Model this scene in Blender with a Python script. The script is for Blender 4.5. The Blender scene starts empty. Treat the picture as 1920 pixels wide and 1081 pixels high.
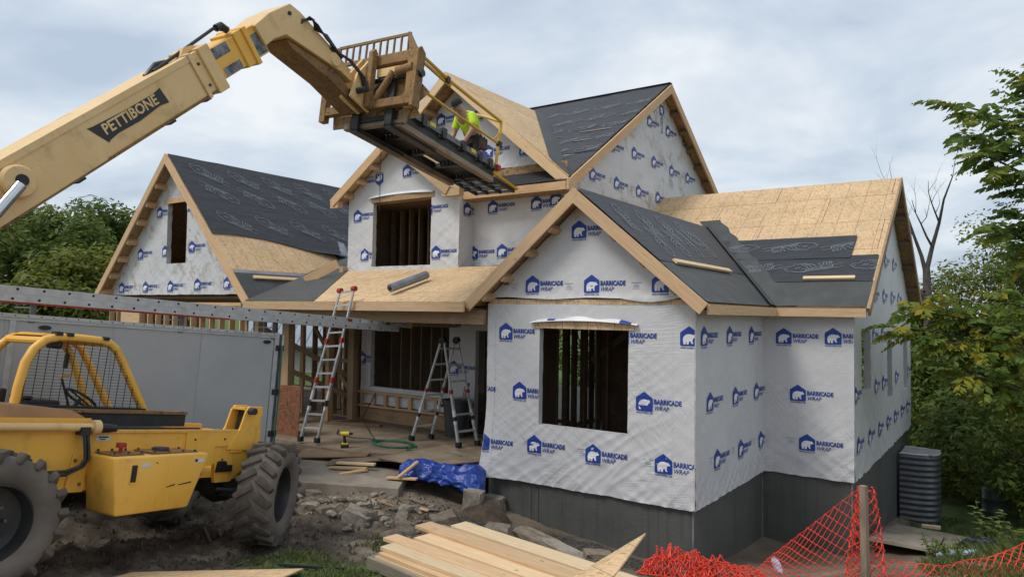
import bpy, bmesh, math, random
import numpy as np
from mathutils import Matrix, Vector, noise as mn
from mathutils.geometry import tessellate_polygon
random.seed(7); RNG = np.random.default_rng(7)
C = bpy.context.scene.collection
SC = bpy.context.scene
V = Vector
# ------------------------------------------------------------------ camera
# world frame: X along the house fronts, Y into the house, Z up, 0 = lower edge of the house wrap
YAW, PITCH, ROLL, EYE = 0.6125, 0.0354, 0.0149, V((3.857, -10.239, 2.83))
fw = V((-math.sin(YAW)*math.cos(PITCH), math.cos(YAW)*math.cos(PITCH), math.sin(PITCH)))
rt = V((math.cos(YAW), math.sin(YAW), 0)); up0 = rt.cross(fw)
cr = math.cos(ROLL)*rt + math.sin(ROLL)*up0; cu = -math.sin(ROLL)*rt + math.cos(ROLL)*up0
cam = bpy.data.objects.new('camera', bpy.data.cameras.new('camera')); C.objects.link(cam)
cam.matrix_world = Matrix(((cr.x, cu.x, -fw.x, EYE.x), (cr.y, cu.y, -fw.y, EYE.y), (cr.z, cu.z, -fw.z, EYE.z), (0, 0, 0, 1)))
cam.data.lens = 25.08; cam.data.sensor_width = 36; cam.data.clip_start = .05; cam.data.clip_end = 2000
SC.camera = cam
# ------------------------------------------------------------------ sky and sun (overcast)
SUN_DIR = V((-.30, -.62, 1.0)).normalized()
SUN_EL = math.asin(SUN_DIR.z)
SUN_AZ = math.atan2(SUN_DIR.x, SUN_DIR.y)
world = bpy.data.worlds.new('World'); SC.world = world; world.use_nodes = True
nt = world.node_tree; nt.nodes.clear()
def N(t, kind, **k):
    n = t.nodes.new(kind)
    for a, b in k.items():
        if a in n.inputs: n.inputs[a].default_value = b
        else: setattr(n, a, b)
    return n
wo = N(nt, 'ShaderNodeOutputWorld'); bg = N(nt, 'ShaderNodeBackground'); bg.inputs['Strength'].default_value = .1
sky = N(nt, 'ShaderNodeTexSky'); sky.sky_type = 'NISHITA'; sky.sun_disc = False; sky.sun_elevation = SUN_EL; sky.sun_rotation = SUN_AZ
sky.air_density = 1.2; sky.dust_density = 2.5
tc = N(nt, 'ShaderNodeTexCoord'); sep = N(nt, 'ShaderNodeSeparateXYZ')
nt.links.new(tc.outputs['Generated'], sep.inputs[0])
mz = N(nt, 'ShaderNodeMath', operation='MAXIMUM'); mz.inputs[1].default_value = 0.0
nt.links.new(sep.outputs['Z'], mz.inputs[0])
az = N(nt, 'ShaderNodeMath', operation='ADD'); az.inputs[1].default_value = .22; nt.links.new(mz.outputs[0], az.inputs[0])
dx = N(nt, 'ShaderNodeMath', operation='DIVIDE'); dy = N(nt, 'ShaderNodeMath', operation='DIVIDE')
nt.links.new(sep.outputs['X'], dx.inputs[0]); nt.links.new(az.outputs[0], dx.inputs[1])
nt.links.new(sep.outputs['Y'], dy.inputs[0]); nt.links.new(az.outputs[0], dy.inputs[1])
cb = N(nt, 'ShaderNodeCombineXYZ'); nt.links.new(dx.outputs[0], cb.inputs[0]); nt.links.new(dy.outputs[0], cb.inputs[1])
n1 = N(nt, 'ShaderNodeTexNoise'); n1.inputs['Scale'].default_value = 1.5; n1.inputs['Detail'].default_value = 7; n1.inputs['Roughness'].default_value = .52
n1.inputs['Distortion'].default_value = .35
nt.links.new(cb.outputs[0], n1.inputs['Vector'])
ramp = N(nt, 'ShaderNodeValToRGB'); e = ramp.color_ramp.elements
e[0].position = .36; e[0].color = (3.8, 4.5, 5.45, 1); e[1].position = .65; e[1].color = (6.9, 7.15, 7.35, 1)
m_ = e.new(.5); m_.color = (5.1, 5.7, 6.4, 1)
nt.links.new(n1.outputs['Fac'], ramp.inputs[0])
mx = N(nt, 'ShaderNodeMix', data_type='RGBA'); mx.inputs[0].default_value = .9
nt.links.new(sky.outputs[0], mx.inputs[6]); nt.links.new(ramp.outputs[0], mx.inputs[7])
nt.links.new(mx.outputs[2], bg.inputs['Color']); nt.links.new(bg.outputs[0], wo.inputs['Surface'])
sun = bpy.data.objects.new('sun', bpy.data.lights.new('sun', 'SUN')); C.objects.link(sun)
sun.data.energy = 1.5; sun.data.angle = math.radians(18); sun.data.color = (1, .96, .9)
sun.rotation_euler = (-SUN_DIR).to_track_quat('-Z', 'Y').to_euler()
SC.view_settings.view_transform = 'Standard'; SC.view_settings.look = 'None'; SC.view_settings.gamma = 1
SC.view_settings.use_curve_mapping = False; SC.view_settings.exposure = .45
# ------------------------------------------------------------------ materials
def newmat(name):
    m = bpy.data.materials.new(name); m.use_nodes = True
    return m, m.node_tree, m.node_tree.nodes['Principled BSDF']
def coords(t, scale=(1, 1, 1), rot=(0, 0, 0), rnd=True, kind='Object'):
    tcn = N(t, 'ShaderNodeTexCoord'); mp = N(t, 'ShaderNodeMapping')
    mp.vector_type = 'TEXTURE'; mp.inputs['Scale'].default_value = tuple(1/q for q in scale); mp.inputs['Rotation'].default_value = rot
    if rnd:
        oi = N(t, 'ShaderNodeObjectInfo'); ml = N(t, 'ShaderNodeMath', operation='MULTIPLY'); ml.inputs[1].default_value = 37.
        t.links.new(oi.outputs['Random'], ml.inputs[0])
        ad = N(t, 'ShaderNodeVectorMath', operation='ADD'); t.links.new(tcn.outputs[kind], ad.inputs[0]); t.links.new(ml.outputs[0], ad.inputs[1])
        t.links.new(ad.outputs[0], mp.inputs['Vector'])
    else: t.links.new(tcn.outputs[kind], mp.inputs['Vector'])
    return mp.outputs[0]
def rampn(t, src, stops):
    r = N(t, 'ShaderNodeValToRGB'); el = r.color_ramp.elements
    while len(el) < len(stops): el.new(.5)
    for i, (p, c) in enumerate(stops): el[i].position = p; el[i].color = (*c, 1) if len(c) == 3 else c
    t.links.new(src, r.inputs[0]); return r.outputs[0]
def noise_n(t, vec, scale=5, detail=4, rough=.55, dist=0):
    n = N(t, 'ShaderNodeTexNoise'); n.inputs['Scale'].default_value = scale; n.inputs['Detail'].default_value = detail
    n.inputs['Roughness'].default_value = rough; n.inputs['Distortion'].default_value = dist
    t.links.new(vec, n.inputs['Vector']); return n.outputs['Fac']
def mixc(t, f, a, b, mode='MIX'):
    m = N(t, 'ShaderNodeMix', data_type='RGBA'); m.blend_type = mode
    if isinstance(f, (int, float)): m.inputs[0].default_value = f
    else: t.links.new(f, m.inputs[0])
    for s, i in ((a, 6), (b, 7)):
        if isinstance(s, tuple): m.inputs[i].default_value = (*s, 1)
        else: t.links.new(s, m.inputs[i])
    return m.outputs[2]
def bumpn(t, b, h, strength=.3, dist=.02):
    n = N(t, 'ShaderNodeBump'); n.inputs['Strength'].default_value = strength; n.inputs['Distance'].default_value = dist
    t.links.new(h, n.inputs['Height']); t.links.new(n.outputs[0], b.inputs['Normal'])
def simple(name, c1, c2=None, scale=6, rough=.6, metal=0, bump=0, bscale=40, stretch=(1, 1, 1), bdist=.01, spec=None, lo=.35, hi=.65):
    m, t, b = newmat(name)
    c2 = c2 or tuple(x*.75 for x in c1)
    v = coords(t, stretch)
    t.links.new(rampn(t, noise_n(t, v, scale, 6, .6), [(lo, c2), (hi, c1)]), b.inputs['Base Color'])
    b.inputs['Roughness'].default_value = rough; b.inputs['Metallic'].default_value = metal
    if spec is not None: b.inputs['Specular IOR Level'].default_value = spec
    if bump: bumpn(t, b, noise_n(t, v, bscale, 5), bump, bdist)
    return m
def wood(name, c1, c2, stain=None, rough=.75):
    m, t, b = newmat(name)
    v = coords(t, (1.2, 14, 14))
    g = rampn(t, noise_n(t, v, 2.2, 6, .6, .8), [(.3, c2), (.62, c1)])
    oi = N(t, 'ShaderNodeObjectInfo')
    tint = rampn(t, oi.outputs['Random'], [(0, (.74, .72, .7)), (.5, (1, .96, .92)), (1, (1.0, .88, .78))])
    g = mixc(t, 1.0, g, tint, 'MULTIPLY')
    kn = N(t, 'ShaderNodeTexVoronoi'); kn.inputs['Scale'].default_value = 2.3
    t.links.new(coords(t, (1, 2.2, 2.2)), kn.inputs['Vector'])
    g = mixc(t, rampn(t, kn.outputs['Distance'], [(.05, (.75,)*3), (.09, (0,)*3)]), g, tuple(x*.35 for x in c2))
    if stain:
        g = mixc(t, rampn(t, noise_n(t, coords(t), 1.6, 5, .65), [(.5, (0,)*3), (.75, (.8,)*3)]), g, stain)
    t.links.new(g, b.inputs['Base Color']); b.inputs['Roughness'].default_value = rough
    bumpn(t, b, noise_n(t, v, 6, 4), .25, .004)
    return m
def osb(name, c1, c2, c3, rough=.8, lines=True):
    m, t, b = newmat(name)
    cols = []
    for k, rz in enumerate((.25, 1.9)):
        vo = N(t, 'ShaderNodeTexVoronoi'); vo.inputs['Scale'].default_value = 7.5
        t.links.new(coords(t, (1.6, 6.5, 3), (0, 0, rz)), vo.inputs['Vector'])
        sp = N(t, 'ShaderNodeSeparateXYZ'); t.links.new(vo.outputs['Color'], sp.inputs[0])
        cols.append((rampn(t, sp.outputs[0], [(.0, c3), (.18, c2), (.6, c1), (1, tuple(min(1, x*1.1) for x in c1))]), vo.outputs['Distance'], sp.outputs[1]))
    g = mixc(t, rampn(t, cols[1][2], [(.5, (0,)*3), (.52, (1,)*3)]), cols[0][0], cols[1][0])
    lowf = rampn(t, noise_n(t, coords(t), 1.1, 5, .6), [(.3, (.82, .8, .78)), (.7, (1.06, 1.02, 1))])
    g = mixc(t, 1., g, lowf, 'MULTIPLY')
    if lines:   # printed nailing lines, 0.4 m apart
        w = N(t, 'ShaderNodeTexWave'); w.wave_type = 'BANDS'; w.bands_direction = 'X'; w.inputs['Scale'].default_value = 2*math.pi/20/.4065*1.0
        tcn = N(t, 'ShaderNodeTexCoord'); t.links.new(tcn.outputs['Object'], w.inputs['Vector'])
        msk = rampn(t, w.outputs['Fac'], [(.9985, (0,)*3), (.9995, (.55,)*3)])
        g = mixc(t, msk, g, (.10, .07, .045))
    t.links.new(g, b.inputs['Base Color']); b.inputs['Roughness'].default_value = rough
    bumpn(t, b, cols[0][1], .3, .006)
    return m
def paint(name, c, fade, rust=(.09, .04, .018), amt=.62, rough=.45):
    m, t, b = newmat(name)
    v = coords(t, rnd=False)
    g = rampn(t, noise_n(t, v, 1.3, 5, .6), [(.3, c), (.7, fade)])
    dirt = rampn(t, noise_n(t, v, 3.2, 8, .68), [(amt-.08, (0,)*3), (amt+.1, (.6,)*3)])
    g = mixc(t, dirt, g, tuple(.45*x+.03 for x in c))
    st_ = rampn(t, noise_n(t, coords(t, (7, 7, .55), rnd=False), 1.6, 7, .7), [(.56, (0,)*3), (.74, (.38,)*3)])
    g = mixc(t, st_, g, tuple(.5*x+.03 for x in c))
    sc = rampn(t, noise_n(t, coords(t, (1, 1, 1), rnd=False), 17, 8, .7), [(amt+.055, (0,)*3), (amt+.085, (.9,)*3)])
    g = mixc(t, sc, g, rust)
    t.links.new(g, b.inputs['Base Color'])
    t.links.new(rampn(t, dirt, [(0, (rough,)*3), (1, (.8,)*3)]), b.inputs['Roughness'])
    bumpn(t, b, noise_n(t, v, 25, 4), .08, .004)
    return m
M = {}
def mk_wrap(nm='house_wrap', muddy=False):
    m, t, b = newmat(nm)
    v = coords(t, rnd=False)
    base = rampn(t, noise_n(t, v, .9, 5, .6), [(.3, (.545, .54, .55)), (.7, (.63, .625, .63))])
    # printed grid and faint see-through sheathing joints
    dots = rampn(t, noise_n(t, coords(t, (1, 1, 1)), 2.3, 8, .72), [(.66, (0,)*3), (.74, (.5,)*3)])
    base = mixc(t, dots, base, (.42, .35, .27))
    if muddy:
        sm = rampn(t, noise_n(t, coords(t, (1.6, 1, 1), (0, 0, .6)), 2.1, 9, .74), [(.50, (0,)*3), (.60, (.7,)*3)])
        lo_ = rampn(t, noise_n(t, coords(t), .55, 2, .5), [(.36, (0,)*3), (.50, (1,)*3)])
        mu = N(t, 'ShaderNodeMath', operation='MULTIPLY'); t.links.new(sm, mu.inputs[0]); t.links.new(lo_, mu.inputs[1])
        base = mixc(t, mu.outputs[0], base, (.30, .23, .155))
    for ax, sc_ in (('X', 1.0), ('Y', 1.0)):
        w = N(t, 'ShaderNodeTexWave'); w.bands_direction = ax; w.inputs['Scale'].default_value = 2*math.pi/20/.41
        w.inputs['Distortion'].default_value = .15; w.inputs['Detail'].default_value = 1
        t.links.new(v, w.inputs['Vector'])
        base = mixc(t, rampn(t, w.outputs['Fac'], [(.994, (0,)*3), (.999, (.22,)*3)]), base, (.45, .46, .5))
    t.links.new(base, b.inputs['Base Color']); b.inputs['Roughness'].default_value = .42
    b.inputs['Specular IOR Level'].default_value = .45
    def crease(rot, seed):
        n_ = noise_n(t, coords(t, (1.1, 15, 8), (0, 0, rot), rnd=False), 1.5, 3, .5, .5)
        a = N(t, 'ShaderNodeMath', operation='MULTIPLY_ADD'); t.links.new(n_, a.inputs[0]); a.inputs[1].default_value = 2; a.inputs[2].default_value = -1
        b_ = N(t, 'ShaderNodeMath', operation='ABSOLUTE'); t.links.new(a.outputs[0], b_.inputs[0])
        c_ = N(t, 'ShaderNodeMath', operation='SUBTRACT'); c_.inputs[0].default_value = 1; t.links.new(b_.outputs[0], c_.inputs[1])
        d_ = N(t, 'ShaderNodeMath', operation='POWER'); t.links.new(c_.outputs[0], d_.inputs[0]); d_.inputs[1].default_value = 7
        mk = rampn(t, noise_n(t, coords(t, (1, 1, 1), (seed, 0, 0), rnd=False), 1.0, 2, .5), [(.50, (.03,)*3), (.68, (1,)*3)])
        e_ = N(t, 'ShaderNodeMath', operation='MULTIPLY'); t.links.new(d_.outputs[0], e_.inputs[0]); t.links.new(mk, e_.inputs[1]); return e_.outputs[0]
    ad = N(t, 'ShaderNodeMath', operation='ADD'); t.links.new(crease(.75, .0), ad.inputs[0]); t.links.new(crease(-.95, 1.1), ad.inputs[1])
    a2 = N(t, 'ShaderNodeMath', operation='ADD'); t.links.new(ad.outputs[0], a2.inputs[0]); t.links.new(crease(.1, 2.3), a2.inputs[1])
    bumpn(t, b, a2.outputs[0], .42, .010)
    return m
def build_materials():
    M['wrap'] = mk_wrap(); M['wrap_muddy'] = mk_wrap('mud_smeared_wrap', True)
    M['wrap_clean'] = simple('loose_wrap', (.80, .80, .82), (.66, .67, .70), 2, .4, 0, .3, 12)
    M['blue'] = simple('blue_print', (.012, .05, .30), (.01, .04, .25), 8, .5)
    M['white'] = simple('white_print', (.76, .76, .78), (.68, .69, .72), 8, .5)
    M['greyprint'] = simple('grey_blue_print', (.18, .22, .32), (.14, .18, .28), 8, .5)
    M['osb'] = osb('osb_sheathing', (.64, .465, .275), (.57, .395, .215), (.42, .27, .135))
    M['osb_dim'] = osb('osb_weathered', (.42, .27, .14), (.30, .18, .085), (.16, .085, .04), lines=False)
    M['osb_red'] = osb('osb_red_brown', (.21, .085, .035), (.14, .05, .022), (.07, .025, .012), lines=False)
    M['lumber'] = wood('fresh_lumber', (.66, .47, .29), (.55, .36, .19))
    M['pale_lumber'] = wood('pale_pine', (.74, .60, .40), (.66, .48, .28))
    M['old_lumber'] = wood('weathered_lumber', (.44, .31, .19), (.31, .20, .11), (.17, .125, .09))
    M['dark_lumber'] = wood('dark_shade_lumber', (.24, .165, .105), (.15, .10, .06), (.08, .06, .045))  # dark wood; the shade inside the house is put into its colour
    M['grey_wood'] = wood('grey_wood', (.30, .26, .21), (.19, .16, .13), (.10, .085, .07))
    M['felt'] = simple('roof_felt', (.038, .040, .047), (.024, .026, .030), 3, .52, 0, .5, 9, (1, 5, 1), .02, .32)
    M['felt_print'] = simple('roof_felt_print', (.19, .21, .245), (.13, .145, .17), 9, .5)
    M['membrane'] = simple('valley_membrane', (.064, .067, .065), (.044, .046, .045), 2.5, .6, 0, .3, 14)
    M['release'] = simple('split_release_film', (.22, .25, .30), (.16, .18, .22), 4, .25)
    m, t, b = newmat('foundation_coating'); v = coords(t, rnd=False)
    g = rampn(t, noise_n(t, v, 1.4, 6, .6), [(.3, (.078, .080, .073)), (.7, (.108, .110, .101))])
    g = mixc(t, rampn(t, noise_n(t, coords(t, (9, 9, .35), rnd=False), 1.2, 6, .65), [(.52, (0,)*3), (.72, (.7,)*3)]), g, (.050, .051, .047))
    g = mixc(t, rampn(t, noise_n(t, coords(t, (6, 6, .5), rnd=False), 2.2, 7, .7), [(.62, (0,)*3), (.75, (.6,)*3)]), g, (.17, .165, .145))
    t.links.new(g, b.inputs['Base Color']); b.inputs['Roughness'].default_value = .5
    bumpn(t, b, noise_n(t, coords(t, (9, 9, 26), rnd=False), 2.0, 6, .7), .6, .012); M['found'] = m
    M['found_grey'] = simple('pale_drip_line', (.22, .23, .23), (.13, .135, .135), 5, .6)
    M['yellow'] = paint('machine_yellow', (.80, .42, .05), (.84, .48, .09), amt=.62)
    M['ochre'] = paint('faded_boom_yellow', (.70, .445, .18), (.76, .53, .26), amt=.64)
    M['rusty'] = paint('rusty_yellow', (.33, .18, .05), (.19, .10, .042), (.085, .045, .025), amt=.50, rough=.7)
    M['hood'] = paint('hood_rust_wash', (.47, .26, .09), (.25, .10, .06), (.16, .06, .03), amt=.6)
    M['safety'] = simple('guard_rail_yellow', (.66, .40, .03), (.55, .32, .03), 5, .4)
    M['rubber'] = simple('tyre_rubber', (.13, .105, .082), (.06, .050, .042), 5, .92, 0, .5, 30)
    M['tyre_side'] = simple('dusty_sidewall', (.19, .160, .132), (.115, .098, .083), 2.2, .9, 0, .3, 30)
    M['rim'] = simple('dark_rim', (.028, .029, .031), (.055, .052, .048), 3, .45, .2, .2, 30)
    M['black'] = simple('black_plastic', (.016, .016, .017), (.010, .010, .011), 6, .5)
    M['hose'] = simple('black_hose', (.013, .013, .014), (.02, .02, .02), 6, .4)
    M['steel'] = simple('grey_steel', (.16, .165, .17), (.10, .10, .105), 4, .45, .6, .2, 30)
    M['dark_steel'] = simple('dark_steel', (.045, .047, .050), (.025, .026, .028), 4, .55, .3, .2, 30)
    M['chrome'] = simple('chrome_rod', (.6, .61, .62), (.5, .5, .52), 4, .12, 1)
    M['wear'] = simple('scuffed_bare_steel', (.26, .27, .28), (.05, .05, .05), 6, .4, .6, 0, 30, (1, 1, 1))
    M['alum'] = simple('aluminium', (.58, .59, .60), (.44, .45, .46), 7, .38, .25, .2, 60)
    M['alum_bright'] = simple('bright_aluminium', (.50, .51, .52), (.38, .39, .40), 9, .35, .3)
    M['skin_metal'] = simple('trailer_skin', (.45, .46, .465), (.40, .41, .415), 1.1, .36, .1, .1, 3, (1, 1, 1), .03)
    M['red'] = simple('red_plastic', (.40, .025, .02), (.30, .02, .015), 6, .5)
    M['tape_yellow'] = simple('yellow_cap', (.70, .55, .03), (.6, .45, .03), 6, .5)
    M['green_cord'] = simple('green_cord', (.03, .14, .08), (.02, .10, .06), 6, .5)
    M['sticker'] = simple('white_sticker', (.62, .62, .60), (.5, .5, .5), 9, .5)
    M['ink'] = simple('black_ink', (.02, .02, .022), None, 9, .5)
    M['tarp'] = simple('blue_tarp', (.018, .06, .33), (.010, .035, .21), 3, .38, 0, .6, 7, (1, 1, 1), .03)
    M['concrete'] = simple('dusty_concrete', (.30, .26, .21), (.17, .135, .10), 1.8, .9, 0, .5, 20)
    M['stone'] = simple('rubble_stone', (.25, .205, .155), (.12, .095, .07), 3.5, .9, 0, .6, 16)
    M['stone_pale'] = simple('pale_broken_concrete', (.36, .32, .265), (.19, .16, .125), 4, .9, 0, .6, 18)
    M['net'] = simple('orange_plastic_net', (.80, .075, .035), (.66, .045, .03), 5, .5)
    M['hivis'] = simple('hi_vis_shirt', (.62, .85, .03), (.50, .72, .02), 6, .8, 0, .3, 14)
    M['pants'] = simple('dark_work_trousers', (.035, .03, .03), (.02, .018, .018), 8, .9)
    M['leather'] = simple('brown_leather', (.09, .055, .04), (.05, .03, .022), 9, .7)
    M['skin'] = simple('skin', (.42, .24, .16), (.36, .19, .12), 8, .55)
    M['cap'] = simple('black_cap', (.014, .015, .018), None, 8, .8)
    M['bin'] = simple('dark_green_grey_plastic', (.06, .075, .078), (.04, .05, .053), 4, .5)
    M['corrugated'] = simple('grey_corrugated_steel', (.14, .15, .165), (.10, .105, .115), 3, .4, .5, .1, 20)
    M['foam'] = simple('pale_blue_foam', (.46, .60, .74), (.38, .5, .64), 5, .7)
    M['plastic_dark'] = simple('black_poly', (.012, .013, .015), None, 5, .25)
    M['bark'] = simple('bark', (.085, .068, .052), (.04, .033, .026), 6, .95, 0, .6, 18, (1, 1, .3))
    M['bark_dead'] = simple('dead_bark', (.11, .095, .085), (.06, .052, .048), 6, .95, 0, .6, 18)
    M['siding'] = simple('pale_siding', (.44, .45, .40), (.38, .39, .35), 2, .7)
    M['tin_roof'] = simple('blue_grey_tin_roof', (.30, .34, .40), (.24, .28, .33), 2, .4, .3)
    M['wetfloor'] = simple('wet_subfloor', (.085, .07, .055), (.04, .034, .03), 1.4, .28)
    M['deckply'] = simple('muddy_plywood', (.27, .205, .14), (.125, .095, .066), 1.7, .85, 0, .4, 25)
    M['label_green'] = simple('green_label', (.02, .22, .07), None, 9, .5)
    def leafmat(name, cs, tr=.45):
        m, t, b = newmat(name)
        at = N(t, 'ShaderNodeAttribute'); at.attribute_name = 'tone'
        col = rampn(t, at.outputs['Fac'], cs)
        t.links.new(col, b.inputs['Base Color']); b.inputs['Roughness'].default_value = .55
        b.inputs['Specular IOR Level'].default_value = .3
        tr_ = N(t, 'ShaderNodeBsdfTranslucent'); t.links.new(col, tr_.inputs['Color'])
        ms = N(t, 'ShaderNodeMixShader'); ms.inputs[0].default_value = tr
        t.links.new(b.outputs[0], ms.inputs[1]); t.links.new(tr_.outputs[0], ms.inputs[2])
        out = [n for n in t.nodes if n.type == 'OUTPUT_MATERIAL'][0]; t.links.new(ms.outputs[0], out.inputs['Surface'])
        return m
    M['leaf_dark'] = leafmat('dark_green_leaves', [(0, (.07, .11, .022)), (.6, (.125, .17, .03)), (1, (.20, .22, .045))])
    M['leaf_mid'] = leafmat('mid_green_leaves', [(0, (.075, .125, .026)), (.6, (.145, .195, .038)), (.92, (.20, .215, .042)), (1, (.29, .24, .035))])
    M['leaf_yellow'] = leafmat('yellowing_leaves', [(0, (.085, .125, .024)), (.5, (.165, .195, .034)), (.85, (.27, .25, .04)), (1, (.40, .30, .03))])
    M['leaf_walnut'] = leafmat('walnut_leaves', [(0, (.075, .135, .03)), (.6, (.14, .215, .042)), (.93, (.22, .26, .045)), (1, (.36, .29, .03))])
    M['grass'] = leafmat('grass_blades', [(0, (.065, .10, .025)), (.6, (.115, .155, .042)), (1, (.26, .23, .11))], .2)
build_materials()
# ------------------------------------------------------------------ mesh helpers
def setp(o, label=None, cat=None, group=None, kind=None):
    if label: o['label'] = label
    if cat: o['category'] = cat
    if group: o['group'] = group
    if kind: o['kind'] = kind
    return o
def link(name, me, parent=None, mw=None):
    o = bpy.data.objects.new(name, me); C.objects.link(o)
    if parent is not None: o.parent = parent
    if mw is not None: o.matrix_local = mw
    return o
def empty(name, mw=None, label=None, cat=None, group=None):
    o = bpy.data.objects.new(name, None); C.objects.link(o); o.empty_display_size = .2
    if mw is not None: o.matrix_world = mw
    return setp(o, label, cat, group)
def basis(o, x, y, z):
    return Matrix(((x[0], y[0], z[0], o[0]), (x[1], y[1], z[1], o[1]), (x[2], y[2], z[2], o[2]), (0, 0, 0, 1)))
class MB:
    def __init__(s): s.v = []; s.f = []; s.mi = []
    def add(s, vs, fs, mi=0):
        b = len(s.v); s.v += [tuple(p) for p in vs]; s.f += [tuple(b+i for i in q) for q in fs]; s.mi += [mi]*len(fs); return s
    def box(s, x0, x1, y0, y1, z0, z1, mi=0):
        return s.add([(x0, y0, z0), (x1, y0, z0), (x1, y1, z0), (x0, y1, z0), (x0, y0, z1), (x1, y0, z1), (x1, y1, z1), (x0, y1, z1)],
                     [(0, 3, 2, 1), (4, 5, 6, 7), (0, 1, 5, 4), (1, 2, 6, 5), (2, 3, 7, 6), (3, 0, 4, 7)], mi)
    def beam(s, a, b, w, h, upv=(0, 0, 1), mi=0):
        a, b = V(a), V(b); d = (b-a).normalized(); u = V(upv); sd = d.cross(u)
        if sd.length < 1e-4: sd = d.cross(V((1, 0, 0)))
        sd.normalize(); u = sd.cross(d)
        vs = [p+sd*(w/2*i)+u*(h/2*j) for p in (a, b) for i, j in ((-1, -1), (1, -1), (1, 1), (-1, 1))]
        return s.add(vs, [(0, 1, 2, 3), (7, 6, 5, 4), (0, 4, 5, 1), (1, 5, 6, 2), (2, 6, 7, 3), (3, 7, 4, 0)], mi)
    def tube(s, pts, r, n=8, mi=0, cap=True):
        pts = [V(p) for p in pts]; rs = r if isinstance(r, (list, tuple)) else [r]*len(pts)
        b = len(s.v); ref = None
        for i, p in enumerate(pts):
            d = (pts[min(i+1, len(pts)-1)]-pts[max(i-1, 0)]).normalized()
            if ref is None: ref = d.orthogonal().normalized()
            ref = (ref-d*ref.dot(d)); ref = ref.normalized() if ref.length > 1e-5 else d.orthogonal().normalized()
            o2 = d.cross(ref)
            for k in range(n):
                a = 2*math.pi*k/n; s.v.append(tuple(p+(ref*math.cos(a)+o2*math.sin(a))*rs[i]))
        for i in range(len(pts)-1):
            for k in range(n):
                k2 = (k+1) % n; s.f.append((b+i*n+k, b+i*n+k2, b+(i+1)*n+k2, b+(i+1)*n+k)); s.mi.append(mi)
        if cap:
            s.f.append(tuple(b+k for k in reversed(range(n)))); s.mi.append(mi)
            s.f.append(tuple(b+(len(pts)-1)*n+k for k in range(n))); s.mi.append(mi)
        return s
    def prism(s, poly, a0, a1, axis='y', mi=0):
        # poly in the two other axes (in xyz order), extruded between a0 and a1
        n = len(poly)
        def P(p, a): return {'x': (a, p[0], p[1]), 'y': (p[0], a, p[1]), 'z': (p[0], p[1], a)}[axis]
        vs = [P(p, a0) for p in poly]+[P(p, a1) for p in poly]
        tri = tessellate_polygon([[V((p[0], p[1], 0)) for p in poly]])
        fs = [tuple(t) for t in tri]+[tuple(n+i for i in reversed(t)) for t in tri]+[(i, (i+1) % n, n+(i+1) % n, n+i) for i in range(n)]
        return s.add(vs, fs, mi)
    def lathe(s, prof, n=24, axis='y', mi=0):
        # prof: list of (radius, along axis)
        b = len(s.v)
        for r, a in prof:
            for k in range(n):
                t = 2*math.pi*k/n; x, z = r*math.cos(t), r*math.sin(t)
                s.v.append({'y': (x, a, z), 'z': (x, z, a), 'x': (a, x, z)}[axis])
        for i in range(len(prof)-1):
            for k in range(n):
                k2 = (k+1) % n; s.f.append((b+i*n+k, b+i*n+k2, b+(i+1)*n+k2, b+(i+1)*n+k)); s.mi.append(mi)
        return s
    def mesh(s, name, mats, smooth=False, fix=True, bevel=0):
        me = bpy.data.meshes.new(name); me.from_pydata(s.v, [], s.f)
        for m in (mats if isinstance(mats, (list, tuple)) else [mats]): me.materials.append(M[m] if isinstance(m, str) else m)
        if any(s.mi): me.polygons.foreach_set('material_index', s.mi)
        if fix or bevel:
            bm = bmesh.new(); bm.from_mesh(me)
            if fix: bmesh.ops.recalc_face_normals(bm, faces=bm.faces)
            if bevel:
                es = [e_ for e_ in bm.edges if len(e_.link_faces) == 2 and e_.calc_face_angle(0) > .5]
                bmesh.ops.bevel(bm, geom=es, offset=bevel, segments=2, affect='EDGES', profile=.5)
            bm.to_mesh(me); bm.free()
        if smooth:
            me.polygons.foreach_set('use_smooth', [True]*len(me.polygons))
            if smooth != 2: me.set_sharp_from_angle(angle=math.radians(40))
        me.update(); return me
    def build(s, name, mats, parent=None, mw=None, smooth=False, fix=True, bevel=0):
        return link(name, s.mesh(name, mats, smooth, fix, bevel), parent, mw)
_bc = {}
def board(name, a, b, w, t, mat, parent=None, upv=(0, 0, 1), bevel=0):
    """a sawn board: long axis = local X from a to b, w across (local Y), t thick (local Z along upv)"""
    a, b = V(a), V(b); L = (b-a).length; x = (b-a).normalized(); u = V(upv)
    y = u.cross(x)
    if y.length < 1e-4: y = V((0, 1, 0)).cross(x)
    y.normalize(); z = x.cross(y)
    k = (round(L, 3), round(w, 3), round(t, 3), mat, bevel)
    if k not in _bc: _bc[k] = MB().box(0, L, -w/2, w/2, -t/2, t/2).mesh('board', mat, bevel=bevel)
    return link(name, _bc[k], parent, basis(a, x, y, z))
_txt = {}
def text2d(body, size=1., bold=0., shear=0., align='LEFT', sx=1.):
    k = (body, size, bold, shear, align, sx)
    if k in _txt: return _txt[k]
    cu_ = bpy.data.curves.new('t', 'FONT'); cu_.body = body; cu_.size = size; cu_.offset = bold; cu_.shear = shear; cu_.align_x = align
    cu_.resolution_u = 2; cu_.fill_mode = 'FRONT'
    o = bpy.data.objects.new('t', cu_); C.objects.link(o)
    dg = bpy.context.evaluated_depsgraph_get(); me = o.evaluated_get(dg).to_mesh()
    vs = [(v.co.x*sx, v.co.y) for v in me.vertices]; fs = [tuple(p.vertices) for p in me.polygons]
    o.evaluated_get(dg).to_mesh_clear(); bpy.data.objects.remove(o); bpy.data.curves.remove(cu_)
    _txt[k] = (vs, fs); return _txt[k]
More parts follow.
